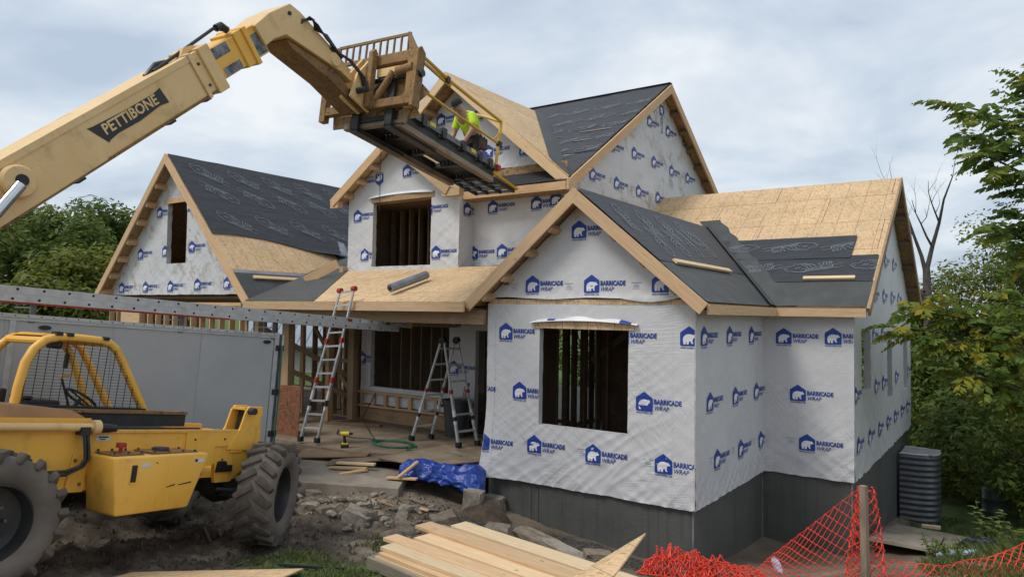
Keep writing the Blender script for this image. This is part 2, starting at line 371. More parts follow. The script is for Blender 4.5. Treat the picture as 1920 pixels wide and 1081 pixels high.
def poly2d(pts):
    tri = tessellate_polygon([[V((p[0], p[1], 0)) for p in pts]])
    return (list(pts), [tuple(t) for t in tri])
def xf(sh, dx=0, dy=0, sc=1., rot=0.):
    c, s_ = math.cos(rot)*sc, math.sin(rot)*sc
    return ([(x*c-y*s_+dx, x*s_+y*c+dy) for x, y in sh[0]], sh[1])
def ribbon2d(pts, w, closed=False):
    vs, fs = [], []; n = len(pts)
    for i in range(n):
        a = V(pts[(i-1) % n] if closed or i > 0 else pts[i]); b = V(pts[(i+1) % n] if closed or i < n-1 else pts[i])
        d = (b-a).normalized(); q = V((-d.y, d.x))*w/2; p = V(pts[i])
        vs += [tuple(p+q), tuple(p-q)]
    for i in range(n if closed else n-1):
        j = (i+1) % n; fs.append((2*i, 2*i+1, 2*j+1, 2*j))
    return vs, fs
def decal(name, shapes, hfun, mats, parent, off=.005, clip=None, keep=None):
    """flat print draped on a surface: shapes = [(2d shape, material index, extra lift)]"""
    mb = MB()
    for (vs, fs), mi, ex in shapes:
        mb.add([(x, y, hfun(x, y)+off+ex) for x, y in vs], fs, mi)
    me = mb.mesh(name, mats, fix=False)
    if clip:
        bm = bmesh.new(); bm.from_mesh(me)
        for co, no in clip:
            bmesh.ops.bisect_plane(bm, geom=bm.verts[:]+bm.edges[:]+bm.faces[:], plane_co=co, plane_no=no, clear_outer=True)
        bm.to_mesh(me); bm.free()
    # faces must look outwards (+Z local)
    bm = bmesh.new(); bm.from_mesh(me)
    for f in bm.faces:
        if f.normal.z < 0: f.normal_flip()
    if keep: bmesh.ops.delete(bm, geom=[f for f in bm.faces if not keep(f.calc_center_median().x, f.calc_center_median().y)], context='FACES')
    bm.to_mesh(me); bm.free()
    return link(name, me, parent)
def quads_mesh(name, P, mat, tone=None, vpf=4):
    """P: (n,vpf,3) array of separate faces"""
    n = P.shape[0]; me = bpy.data.meshes.new(name)
    me.vertices.add(n*vpf); me.vertices.foreach_set('co', P.reshape(-1).astype(np.float32))
    me.loops.add(n*vpf); me.loops.foreach_set('vertex_index', np.arange(n*vpf, dtype=np.int32))
    me.polygons.add(n); me.polygons.foreach_set('loop_start', np.arange(0, n*vpf, vpf, dtype=np.int32))
    me.materials.append(M[mat]); me.update(calc_edges=True)
    if tone is not None:
        at = me.attributes.new('tone', 'FLOAT', 'FACE'); at.data.foreach_set('value', tone.astype(np.float32))
    return me
# ------------------------------------------------------------------ ground
CP = [(3.86,-10.24,1.2),(0,-10,1.0),(-4,-10.5,.72),(-8,-10,.62),(8,-10,1.15),(0,-7.5,.62),(3.5,-6.5,.55),(7,-6,.5),
 (-3.3,-7.9,.29),(-5.6,-7.9,.33),(-7.5,-7,.4),(-10,-7,.5),(-3.7,-4.5,-.13),(-5.8,-4.6,-.12),(-7.5,-3,.02),(-12,-3,.1),(-1.2,-5,.08),(-2.6,-5.6,.05),
 (-5.6,-2.1,-.12),(-4.4,-1.5,-.15),(-3.9,-.3,-.5),(-2.4,-1.9,-.42),(-1.6,-.4,-.74),(0,-.3,-.85),(-.8,-2,-.42),(.6,-1.6,-.42),(1.3,-.6,-.55),(2.4,-.9,-.32),(3.8,.9,-.25),
 (3.0,.9,-.38),(1.0,1.5,-1.05),(1.8,3.2,-1.3),(2.1,4.4,-1.2),(3.1,3.6,-.98),(3.1,2.6,-.82),(2.6,7,-1.75),(2.2,10,-2.1),(5,6,-1.0),(5,11,-2.0),(2.5,16,-2.7),(6,20,-2.9),(2,26,-3.4),
 (-8,.5,-.05),(-5,1.5,-.05),(-12,4,0),(-20,0,.1),(-22,12,0),(-10,20,-1.2),(-6,8,-.4),(0,8,-1.4),(12,0,.3),(14,10,-1),(-25,-8,.5),(12,-14,1.6),(-10,-18,1.2),(30,30,-3),(-40,40,-1),(0,45,-3.5),(40,-10,1.5),(-45,-10,.6)]
_cp = np.array(CP)
def _tps(r2): return np.where(r2 < 1e-12, 0, .5*r2*np.log(np.maximum(r2, 1e-12)))
_n = len(_cp); _K = _tps(((_cp[:, None, :2]-_cp[None, :, :2])**2).sum(-1))+np.eye(_n)*.05
_P = np.c_[np.ones(_n), _cp[:, :2]]
_w = np.linalg.solve(np.block([[_K, _P], [_P.T, np.zeros((3, 3))]]), np.r_[_cp[:, 2], 0, 0, 0])
def ground_np(x, y):
    r2 = (x[:, None]-_cp[None, :, 0])**2+(y[:, None]-_cp[None, :, 1])**2
    z = _tps(r2)@_w[:_n]+_w[_n]+_w[_n+1]*x+_w[_n+2]*y
    far = np.clip((np.hypot(x+2, y-2)-38)/30, 0, 1)
    return z*(1-far)+far*(-1.5)
def gbase(x, y): return float(ground_np(np.array([float(x)]), np.array([float(y)]))[0])
def mud_mask(x, y):
    d = max(0, abs(x+4.3)-2.7)+max(0, abs(y+6.0)-3.2)
    return max(0, 1-d/1.2)
def house_mask(x, y):   # ground under the house stays quiet
    return 1. if (-18 < x < 1.5 and .15 < y < 12) and not (x > .1 and y < 3.5) else 0.
def gz(x, y, base=None):
    z = gbase(x, y) if base is None else base
    if house_mask(x, y): return z
    r = math.hypot(x+1, y+4)
    if r > 26: return z
    k = mud_mask(x, y)
    z += .035*mn.noise(V((x*1.1, y*1.1, 0)))+.02*mn.noise(V((x*3.3, y*3.3, 4)))
    if r < 13: z += .014*mn.noise(V((x*9, y*9, 7)))*(1+1.2*k)
    if k > 0:
        rut = sum(math.exp(-((x-c)/.27)**2) for c in (-3.55, -5.5))
        z += k*(.10*mn.noise(V((x*2.2, y*1.4, 9)))+.075*mn.noise(V((x*5.5, y*5.5, 2)))-.06*rut+.055*abs(mn.noise(V((x*11, y*11, 5)))))
    return z
def build_ground():
    def lines(c, half, step, far):
        a = list(np.arange(c-half, c+half+1e-6, step)); g = step
        hi = a[-1]; lo = a[0]; up, dn = [], []
        while hi < far: g *= 1.22; hi += g; lo -= g; up.append(hi); dn.append(lo)
        return np.array(dn[::-1]+a+up)
    xs = lines(-1.5, 6.5, .055, 450); ys = lines(-4.5, 4.8, .055, 450)
    X, Y = np.meshgrid(xs, ys); x, y = X.ravel(), Y.ravel()
    z = np.concatenate([ground_np(x[i:i+4000], y[i:i+4000]) for i in range(0, len(x), 4000)])
    zz = np.array([gz(a, b, c) for a, b, c in zip(x.tolist(), y.tolist(), z.tolist())])
    nx, ny = len(xs), len(ys)
    i = np.arange(nx*ny).reshape(ny, nx)
    q = np.stack([i[:-1, :-1], i[:-1, 1:], i[1:, 1:], i[1:, :-1]], -1).reshape(-1, 4)
    me = bpy.data.meshes.new('ground'); me.vertices.add(nx*ny); me.vertices.foreach_set('co', np.c_[x, y, zz].ravel().astype(np.float32))
    me.loops.add(q.size); me.loops.foreach_set('vertex_index', q.ravel().astype(np.int32))
    me.polygons.add(len(q)); me.polygons.foreach_set('loop_start', np.arange(0, q.size, 4, dtype=np.int32)); me.update(calc_edges=True)
    me.polygons.foreach_set('use_smooth', [True]*len(q))
    # soil kinds: R mud, G grass, B gravel
    def bl(cx, cy, rx, ry): return np.clip(1.3-np.hypot((x-cx)/rx, (y-cy)/ry), 0, 1)
    mud = np.array([mud_mask(a, b) for a, b in zip(x.tolist(), y.tolist())])
    grass = np.maximum.reduce([bl(-2.0, -5.0, 1.1, .75), bl(-3.0, -5.0, .9, .4), bl(-.5, -5.6, 1.6, .8), bl(5.2, 3.5, 2.2, 4), bl(4.6, .2, 1.2, 1.2), bl(3.6, 12.5, 2.6, 5.5), np.clip((np.hypot(x+2, y-3)-15)/4, 0, 1)])
    gravel = np.maximum.reduce([bl(-.9, -.75, 2.2, .9), bl(-2.6, -1.6, 1.2, .9)])
    ca = me.color_attributes.new('soil', 'FLOAT_COLOR', 'POINT')
    ca.data.foreach_set('color', np.c_[mud*(1-grass*.8), grass, gravel, np.ones_like(x)].ravel().astype(np.float32))
    m, t, b = newmat('bare_ground'); v = coords(t, rnd=False)
    at = N(t, 'ShaderNodeVertexColor'); at.layer_name = 'soil'
    sp = N(t, 'ShaderNodeSeparateColor'); t.links.new(at.outputs['Color'], sp.inputs[0])
    dirt = rampn(t, noise_n(t, v, .9, 8, .65), [(.3, (.13, .098, .068)), (.5, (.195, .152, .110)), (.7, (.29, .24, .185))])
    mudc = rampn(t, noise_n(t, v, 1.7, 8, .68), [(.33, (.042, .034, .027)), (.48, (.10, .079, .060)), (.58, (.17, .137, .102)), (.70, (.30, .25, .185))])
    grs = rampn(t, noise_n(t, v, 5, 7, .7), [(.3, (.045, .07, .02)), (.55, (.085, .13, .036)), (.72, (.15, .15, .065))])
    gv = N(t, 'ShaderNodeTexVoronoi'); gv.inputs['Scale'].default_value = 26; t.links.new(v, gv.inputs['Vector'])
    grv = mixc(t, 1., rampn(t, gv.outputs['Color'], [(.1, (.05, .045, .04)), (.9, (.22, .205, .19))]), rampn(t, gv.outputs['Distance'], [(.0, (1,)*3), (.6, (.45,)*3)]), 'MULTIPLY')
    brk = noise_n(t, v, 2.6, 8, .7)
    def soft(ch, k=.9):
        a = N(t, 'ShaderNodeMath', operation='MULTIPLY_ADD'); t.links.new(brk, a.inputs[0]); a.inputs[1].default_value = k; a.inputs[2].default_value = -k/2
        s_ = N(t, 'ShaderNodeMath', operation='ADD'); t.links.new(ch, s_.inputs[0]); t.links.new(a.outputs[0], s_.inputs[1])
        return rampn(t, s_.outputs[0], [(.32, (0,)*3), (.58, (1,)*3)])
    g = mixc(t, soft(sp.outputs[0]), dirt, mudc); g = mixc(t, soft(sp.outputs[2]), g, grv); g = mixc(t, soft(sp.outputs[1], 1.1), g, grs)
    t.links.new(g, b.inputs['Base Color'])
    t.links.new(rampn(t, soft(sp.outputs[0]), [(0, (.95,)*3), (1, (.72,)*3)]), b.inputs['Roughness']); b.inputs['Specular IOR Level'].default_value = .25
    bumpn(t, b, noise_n(t, v, 22, 8, .7), .8, .035)
    me.materials.append(m)
    return setp(link('ground', me), kind='structure')
build_ground()
# ------------------------------------------------------------------ the house
house = empty('house_under_construction', None, 'unfinished gabled house in printed white wrap with bare and felted roofs', 'house')
FRONT = V((1, 0, 0)); SIDE = V((0, 1, 0)); UPZ = V((0, 0, 1))
def frame(O, s, t):
    s = V(s).normalized(); t = V(t).normalized(); return basis(V(O), s, t, s.cross(t))
def lines_for(a, b, step, extra=()):
    n = max(1, round((b-a)/step)); L = [a+(b-a)*i/n for i in range(n+1)]
    for e_ in extra:
        if a < e_ < b: L = [l for l in L if abs(l-e_) > step*.35]+[e_]
    return sorted(L)
def sheet(mb, x0, x1, top, bot, openings, h, step, mi=0):
    """a subdivided sheet in the local XY plane with height h(x,y), openings cut out"""
    ymax = max(top(x0+(x1-x0)*i/60) for i in range(61)); ymin = min(bot(x0+(x1-x0)*i/60) for i in range(61))
    xs = lines_for(x0, x1, step, [q for o in openings for q in (o[0], o[1])]); ys = lines_for(ymin, ymax, step, [q for o in openings for q in (o[2], o[3])])
    b0 = len(mb.v); ny = len(ys)
    for x in xs:
        tt, bb = top(x), bot(x)
        for y in ys:
            yy = min(max(y, bb), tt); mb.v.append((x, yy, h(x, yy)))
    for i in range(len(xs)-1):
        xm = (xs[i]+xs[i+1])/2; tm, bm_ = max(top(xs[i]), top(xs[i+1])), min(bot(xs[i]), bot(xs[i+1]))
        for j in range(ny-1):
            ym = (ys[j]+ys[j+1])/2
            if ys[j] >= tm-1e-6 or ys[j+1] <= bm_+1e-6: continue
            if any(o[0] < xm < o[1] and o[2] < ym < o[3] for o in openings): continue
            a = b0+i*ny+j; mb.f.append((a, a+ny, a+ny+1, a+1)); mb.mi.append(mi)
def solid_wall(x0, x1, y0, top, openings, thick, brk=()):
    """closed wall body behind local z=0 with openings, from coarse cells"""
    mb = MB(); xs = lines_for(x0, x1, 99, [q for o in openings for q in (o[0], o[1])]+list(brk))
    for i in range(len(xs)-1):
        a, b = xs[i], xs[i+1]; cuts = sorted([(o[2], o[3]) for o in openings if o[0] <= a+1e-6 and o[1] >= b-1e-6]); lo = y0
        for c0, c1 in cuts+[(None, None)]:
            if c0 is None: ta, tb = top(a), top(b)
            else: ta = tb = c0
            if max(ta, tb) > lo+1e-4:
                mb.prism([(a, lo), (b, lo), (b, max(tb, lo)), (a, max(ta, lo))], -thick, 0, 'z')
            lo = c1
    return mb
def ridged(p): return (1-abs(mn.noise(p)))**5
def wrinkle(seed, amp=1., ww=4., bot=0., side=None, openings=()):
    s0 = seed*13.7
    def h(x, y):
        lowf = mn.noise(V((x*.8+s0, y*.8, 1)))
        mask = .25+.75*max(0, min(1, .5+lowf))
        eb = math.exp(-max(0, y-bot)/.45)
        k = mask*.55+1.4*eb
        for o in openings:
            cx, cy = o[1], o[2]; d = math.hypot(x-cx, y-cy)
            k += 1.1*math.exp(-d/.6)
            d = math.hypot(x-o[0], y-cy); k += .7*math.exp(-d/.4)
        a1, a2 = x*.78+y*.62, -x*.62+y*.78
        b1, b2 = x*.85-y*.53, x*.53+y*.85
        z = .008*ridged(V((a1*.9+s0, a2*7, 3)))*k+.006*ridged(V((b1*.8, b2*6+s0, 5)))*k
        z += .018*max(0, mn.noise(V((x*5.5+s0, y*1.2, 8))))*eb+.006*mn.noise(V((x*.7+s0, y*.7, 2)))
        return amp*z+.012
    return h
# --- the printed emblem
PENT = [(-.14, -.115), (-.125, -.132), (.125, -.132), (.14, -.115), (.14, .065), (.128, .078), (0, .165), (-.128, .078), (-.14, .065)]
BEAR = [(-.098, -.105), (-.062, -.105), (-.056, -.062), (-.044, -.062), (-.046, -.105), (-.010, -.105), (-.004, -.058), (.020, -.045), (.030, -.072), (.045, -.092),
        (.066, -.094), (.070, -.080), (.056, -.072), (.058, -.040), (.064, -.008), (.090, .002), (.116, .006), (.119, .022), (.098, .042), (.084, .064), (.070, .052), (.050, .058),
        (.010, .066), (-.040, .062), (-.078, .042), (-.104, .006), (-.110, -.040)]
def logo_shapes(x, y, sc=1., rot=0.):
    L = [(xf(poly2d(PENT), x, y, sc, rot), 0, 0), (xf(poly2d([(a*.9+.004, b*.9-.012) for a, b in BEAR]), x, y, sc, rot), 1, .004)]
    c, s_ = math.cos(rot)*sc, math.sin(rot)*sc
    def put(t, dx, dy): L.append((xf(t, x+dx*c-dy*s_, y+dx*s_+dy*c, sc, rot), 0, 0))
    put(text2d('BARRICADE', .105, .0042, 0, 'LEFT', .80), .158, -.012)
    put(text2d('WRAP', .098, .0008, .28, 'LEFT', .86), .158, -.105)
    put(text2d('BARRICADEBP.COM', .030, .0008, 0, 'LEFT', 1.0), -.13, -.168)
    return L
def small_print(x, y):
    w = [(.17, .018), (.07, .012), (.10, .018), (.13, .01)]; L = []
    for i, (a, b) in enumerate(w):
        yy = y+.03-i*.03; L.append((poly2d([(x-a/2, yy), (x+a/2, yy), (x+a/2, yy+b*.5), (x-a/2, yy+b*.5)]), 0, 0))
    return L
_wn = [0]
def wrapped_wall(O, sdir, W, top, y0=0., wy0=0., wtop=None, openings=(), logos=(), thick=.14, step=.035, amp=1., botwave=.014, prints=(), bodytop=None, extra_h=None, brk=(), x0=0., bodymat='osb_dim', wmat='wrap'):
    """wall part with its wrap sheet, prints and window jambs. local x along the wall, y = height"""
    _wn[0] += 1; sd = _wn[0]
    O = V((O[0], O[1], 0)); FM = frame(O, sdir, UPZ)
    body = solid_wall(x0, W, y0, bodytop or top, openings, thick, brk).build('wall', bodymat, house, FM)
    hb = wrinkle(sd, amp, W, wy0, None, openings)
    h = (lambda x, y: hb(x, y)+extra_h(x, y)) if extra_h else hb
    mb = MB()
    wt = wtop or top
    bot = lambda x: wy0+botwave*(mn.noise(V((x*1.9+sd*7, 0, 0)))+.5*mn.noise(V((x*6+sd*3, 2, 0))))
    # wrap turned a little into the openings
    sheet(mb, x0-.014, W+.014, wt, bot, openings, h, step)
    for o in openings:
        xa, xb, ya, yb = o[:4]
        for P in ([(xa, ya), (xa, yb)], [(xb, ya), (xb, yb)], [(xa, ya), (xb, ya)]):
            (ax, ay), (bx, by) = P; n = 14
            for i in range(n):
                p = (ax+(bx-ax)*i/n, ay+(by-ay)*i/n); q = (ax+(bx-ax)*(i+1)/n, ay+(by-ay)*(i+1)/n)
                w1, w2 = [.105+.03*mn.noise(V((r_[0]*7, r_[1]*7, sd))) for r_ in (p, q)]
                mb.add([(p[0], p[1], h(*p)), (q[0], q[1], h(*q)), (q[0], q[1], -w2), (p[0], p[1], -w1)], [(0, 1, 2, 3)])
    mb.build('wrap_sheet', wmat, body, fix=False, smooth=2)
    for lg in logos:
        x, y = lg[0], lg[1]; rot = lg[2] if len(lg) > 2 else 0
        clip = []
        if x-.2 < x0+.03: clip.append(((x0+.004, 0, 0), (-1, 0, 0)))
        if x+.62 > W: clip.append(((W-.004, 0, 0), (1, 0, 0)))
        for o in openings:
            if o[2]-.18 < y < o[3]+.16:
                if x <= o[0] < x+.62: clip.append(((o[0], 0, 0), (1, 0, 0)))
                elif x-.15 < o[1] <= x+.3: clip.append(((o[1], 0, 0), (-1, 0, 0)))
        sh = logo_shapes(x, y, 1, rot)
        # roof line
        decal('printed_logo', sh, h, ['blue', 'white'], body, .009, clip, keep=lambda x, y: y < wt(x)-.03)
    for (x, y) in prints: decal('fine_print', small_print(x, y), h, ['greyprint'], body, .004)
    return body, h
# ---- roof geometry (top surfaces)
BR_U, BR_Z, BE_Z, BS = -1.915, 4.87, 3.03, .838          # bump-out ridge
WR_V, WR_Z, WS = 7.72, 6.0, .666                          # wing ridge
def bump_top(u): return BR_Z-BS*abs(u-BR_U)
def wing_top(v): return WR_Z-WS*abs(v-WR_V)
def left_top(u): return 6.86-1.022*abs(u+14.24)
def small_top(u): return 7.0-.70*abs(u+8.265)
def big_top(u): return 8.44-.824*abs(u+6.92)
def main_top(v): return 9.02-.646*abs(v-7.57)
RT = .17    # roof build-up below the top surface at a gable wall
a_ = 3.83
# front wall of the bump-out: belt at 3.03, wrap below, loose gable wrap above
bw = (1.09, 2.75, .97, 2.60)
def flare(x, y):
    k = max(0, 1-y/1.4); return .20*k**2*math.exp(-x/.25)+.03*k*math.exp(-x/.6)
wb, _h = wrapped_wall((-a_, 0), FRONT, a_, lambda x: bump_top(x-a_)-RT, 0.0, -.03, lambda x: 3.0+.012*mn.noise(V((x*2, 0, 3))),
    [bw], [(.39, 2.51), (.70, 1.50), (3.03, 1.50), (1.02, .62), (2.15, .60), (3.35, .59), (2.62, 2.50), (-.02, .56), (3.74, 2.52), (-.42, 1.47)], amp=1.25, extra_h=flare, brk=[a_+BR_U],
    prints=[(.85, .66), (1.95, .62), (3.1, .6)], step=.03)
for (wx0, wx1) in ((3.50, 3.83), (.0, .16)):
    mb = MB(); sheet(mb, 0, 1, lambda q: 2.98, lambda q: -.01, [], lambda q, y: 0, .05)
    mb.v = [((wx0+.03*mn.noise(V((y*1.1, 3, 1))) if wx0 > 1 else wx0)+q*((wx1 if wx0 > 1 else wx1+.02*mn.noise(V((y*2, 7, 1))))-(wx0+.03*mn.noise(V((y*1.1, 3, 1))) if wx0 > 1 else wx0)), y, z) for q, y, z in mb.v]
    mb.v = [(x, y, _h(x, y)+.005) for x, y, z in mb.v]; mb.build('wrap_overlap', 'wrap', wb, fix=False, smooth=2)
hg = wrinkle(31, .55, 4, 3.1)
def loose(x, y): return hg(x, y)+.055*math.exp(-max(0, y-3.1)/.07)*(.6+.6*mn.noise(V((x*1.3, 0, 5))))
mb = MB(); sheet(mb, .02, a_-.02, lambda x: bump_top(x-a_)-RT, lambda x: 3.10+.045*mn.noise(V((x*1.15+3, 0, 0)))-(.05 if x > 2.6 else 0)*math.sin(max(0, min(1, (x-2.6)/1.0))*math.pi), [], loose, .035)
mb.build('wrap_sheet', 'wrap', wb, fix=False, smooth=2)
for x, y in [(1.84, 4.22), (.94, 3.33), (2.09, 3.32), (3.28, 3.32), (-.16, 3.35), (.76, 4.25)]:
    cl = [((.03, 0, 0), (-1, 0, 0))]
    if x < 1.5 and y > 4: cl += [((x+.36, 0, 0), (-1, 0, 0))]
    cl += [((a_+BR_U, BR_Z-RT-.02, 0), (BS, 1, 0)), ((a_+BR_U, BR_Z-RT-.02, 0), (-BS, 1, 0))]
    decal('printed_logo', logo_shapes(x, y), loose, ['blue', 'white'], wb, .009, cl)
for x in (.55, 1.66, 2.88): decal('fine_print', small_print(x, 3.31), loose, ['greyprint'], wb, .005)
# lifted flap and sheathing strip over the window
mb = MB().box(bw[0]-.10, bw[1]+.10, bw[3]-.005, bw[3]+.13, .018, .035); mb.build('window_header', 'osb', wb)
for k in range(8): MB().box(bw[0]-.02+k*.24, bw[0]-.014+k*.24, bw[3], bw[3]+.125, .0352, .037).build('header_line', 'ink', wb)
mb = MB(); n = 40
for i in range(n+1):
    t_ = i/n; x = bw[0]-.17+t_*(bw[1]-bw[0]+.34); arch = .055*math.sin(t_*math.pi)**.7
    for j in range(5):
        s_ = j/4; y = bw[3]+.075+arch+.06*(1-s_)*(1+.3*math.sin(t_*17))*(.5+.5*math.sin(t_*math.pi)); z = .02+.075*s_*s_*(1+.35*mn.noise(V((x*3, 0, 9))))+.03*math.sin(s_*math.pi)
        mb.v.append((x, y, z))
for i in range(n):
    for j in range(4): mb.f.append((i*5+j, (i+1)*5+j, (i+1)*5+j+1, i*5+j+1)); mb.mi.append(1 if (.16 < i/n < .24 and j < 3) or (.83 < i/n < .95) else 0)
mb.build('wrap_flap', ['wrap_clean', 'blue'], wb, fix=False, smooth=2)
MB().box(.0, a_, 3.0, 3.085, .004, .016).build('sheathing_strip', 'osb', wb)
# bump-out right side, wing front, wing gable end
G3 = [.58, 1.50, 2.52]
wrapped_wall((0, 0), SIDE, 3.54, lambda x: 2.93, 0.0, -.03, None, [], [(.31, 2.52), (1.50, 2.52), (2.70, 2.51), (.58, 1.51), (1.82, 1.50), (3.0, 1.49), (.91, .59), (2.11, .58), (3.28, .58)], amp=1.2,
    prints=[(.62, .62), (1.7, .62), (2.85, .62)])
wrapped_wall((0, 3.54), FRONT, 1.55, lambda x: 2.93, 0.0, -.03, None, [], [(.37, 2.48), (1.22, 2.50), (.62, 1.45), (.78, .57)], amp=1.5, prints=[(.5, .6)])
wg, hw = wrapped_wall((1.55, 3.54), SIDE, 8.37, lambda x: wing_top(x+3.54)-RT, 0.0, -.03, None, [(.70, 1.72, 1.48, 2.65), (3.95, 4.75, 1.08, 2.34), (6.85, 7.65, 1.05, 2.30)],
    [(x, .57) for x in (.33, 1.55, 2.75, 3.95, 5.15, 6.35, 7.5)]+[(x, 1.48) for x in (.05, 2.3, 3.35, 5.35, 7.75)]+[(x, 2.5) for x in (2.1, 3.2, 5.2, 6.2)]+[(x, 3.33) for x in (1.1, 2.3, 3.5, 4.7, 5.9)]+[(x, 4.12) for x in (2.6, 3.8, 5.0)], amp=1.3, brk=[WR_V-3.54], step=.05)
# upper floor: small front gable, its return, recessed wall, dormer gable, side gable
ws, hs = wrapped_wall((-9.87, 2.1), FRONT, 3.59, lambda x: small_top(x-9.87)-RT, 3.62, 3.80, None, [(.86, 2.76, 3.93, 5.50)],
    [(1.98, 6.18), (.32, 5.21), (.60, 4.23), (2.94, 4.20), (2.66, 5.23)], amp=1.3, brk=[1.605])
decal('printed_logo', logo_shapes(1.05, 6.07, 1, math.pi), hs, ['blue', 'white'], ws, .004)
MB().box(.80, 2.85, 5.50, 5.63, .016, .03).build('window_header', 'old_lumber', ws)
mb = MB(); n = 30
for i in range(n+1):
    t_ = i/n; x = .72+t_*2.1
    for j in range(4):
        s_ = j/3; mb.v.append((x, 5.60+.05*math.sin(t_*math.pi)+.06*(1-s_), .02+.04*s_*s_*(1+.4*math.sin(t_*9))))
for i in range(n):
    for j in range(3): mb.f.append((i*4+j, (i+1)*4+j, (i+1)*4+j+1, i*4+j+1)); mb.mi.append(0)
mb.build('wrap_flap', 'wrap_clean', ws, fix=False, smooth=2)
MB().box(0.0, 3.59, 3.62, 3.80, .003, .012).build('sheathing_strip', 'osb_dim', ws)
wrapped_wall((-6.28, 2.1), SIDE, .5, lambda x: 5.52, 3.62, 3.82, None, [], [(.25, 5.18)], amp=1.)
wr, _ = wrapped_wall((-6.28, 2.6), FRONT, 2.43, lambda x: 5.50, 3.62, 3.90, None, [], [(.57, 5.22), (1.74, 5.22), (2.23, 5.27), (.04, 4.20), (.85, 4.22)], amp=1.3)
MB().box(0, 2.43, 3.72, 3.90, .003, .012).build('sheathing_strip', 'osb_dim', wr)
wd, hd = wrapped_wall((-10.1, 2.8), FRONT, 6.3, lambda x: big_top(x-10.1)-RT, 5.75, 6.12, None, [], [(2.63, 7.5), (3.78, 7.46), (4.09, 6.55), (5.10, 6.49)], amp=1.4, brk=[3.18], step=.045, prints=[(4.9, 6.6)])
MB().box(3.0, 6.2, 5.80, 6.12, .003, .014).build('sheathing_strip', 'osb_dim', wd)
wsg, hsg = wrapped_wall((-3.85, 2.6), SIDE, 9.9, lambda x: main_top(x+2.6)-RT, 3.2, 3.4, None, [], [(v-2.6, z) for v, z in [(6.81, 7.88), (8.0, 7.88), (4.73, 6.83), (5.91, 6.87), (7.1, 6.87), (8.28, 6.84), (9.47, 6.84), (3.78, 5.99), (4.97, 5.97), (6.18, 5.96), (7.36, 5.97), (8.55, 5.97), (9.2, 7.85)]], amp=.6, brk=[4.97], step=.06, wmat='wrap_muddy',
    prints=[(2.05, 5.99), (3.2, 5.97), (4.4, 5.97)])
decal('printed_logo', logo_shapes(5.0, 8.34, 1, -math.pi/2), hsg, ['blue', 'white'], wsg, .004)
# garage gable
wl, hl = wrapped_wall((-17.63, 0), FRONT, 6.38, lambda x: left_top(x-17.63)-RT, 3.02, 3.20, None, [(3.04, 3.97, 4.02, 5.62)], [(2.64, 5.42), (1.71, 4.33), (2.97, 4.36), (4.24, 4.42), (.75, 3.40), (2.03, 3.41), (3.29, 3.42), (4.56, 3.45), (5.82, 3.47), (4.01, 5.50)], amp=1.0, brk=[3.39], step=.045, wmat='wrap_muddy',
    prints=[(1.45, 3.42), (2.7, 3.43), (3.98, 3.44), (5.25, 3.46)])
MB().box(2.98, 4.03, 5.62, 5.76, .016, .03).build('window_header', 'lumber', wl)
# porch back wall
wp, hp = wrapped_wall((-9.3, 2.1), FRONT, 5.47, lambda x: 2.95, .55, .60, None, [(.32, 2.80, 1.02, 2.50), (3.55, 4.65, .2, 2.45)], [(3.0, 2.67), (2.95, 1.61), (.02, 1.7)], amp=1.2, step=.045)
wp['label'] = 'porch wall wrap with torn lower edge and large window opening'
MB().box(.2, 3.0, 2.50, 2.66, .014, .03).build('window_header', 'dark_lumber', wp)
# ---- foundation
fo = MB()
for pl in ([(-3.80, .03), (-.03, .03), (-.03, 3.57), (1.52, 3.57), (1.52, 11.8), (-10.2, 11.8), (-10.2, 2.2), (-3.80, 2.2)],):
    fo.prism(pl, -4.0, -.03, 'z')
fdn = fo.build('foundation', 'found', house)
for x, y, sx, sy in ((-.028, .026, .012, .004), (-.024, 3.562, .012, .006), (1.522, 3.566, .012, .006)):
    MB().box(x-.012, x+.012, y-.012, y+.012, -1.6, -.04).build('corner_drip', 'found_grey', fdn)
for x0_, s0_ in ((-2.9, .2), (-2.75, .1)):
    MB().box(x0_, x0_+.015, .024, .029, -.9, -.1).build('pale_streak', 'membrane', fdn)
# subfloors and ceilings
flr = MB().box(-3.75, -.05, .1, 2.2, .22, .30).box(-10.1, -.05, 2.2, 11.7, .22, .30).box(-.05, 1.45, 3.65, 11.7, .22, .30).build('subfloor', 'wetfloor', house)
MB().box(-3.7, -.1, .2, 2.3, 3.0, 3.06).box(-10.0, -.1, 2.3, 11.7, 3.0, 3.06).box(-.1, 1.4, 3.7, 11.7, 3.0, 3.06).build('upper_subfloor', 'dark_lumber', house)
MB().box(-17.5, -11.4, .2, 6.5, 3.10, 3.16).build('garage_loft_floor', 'dark_lumber', house)
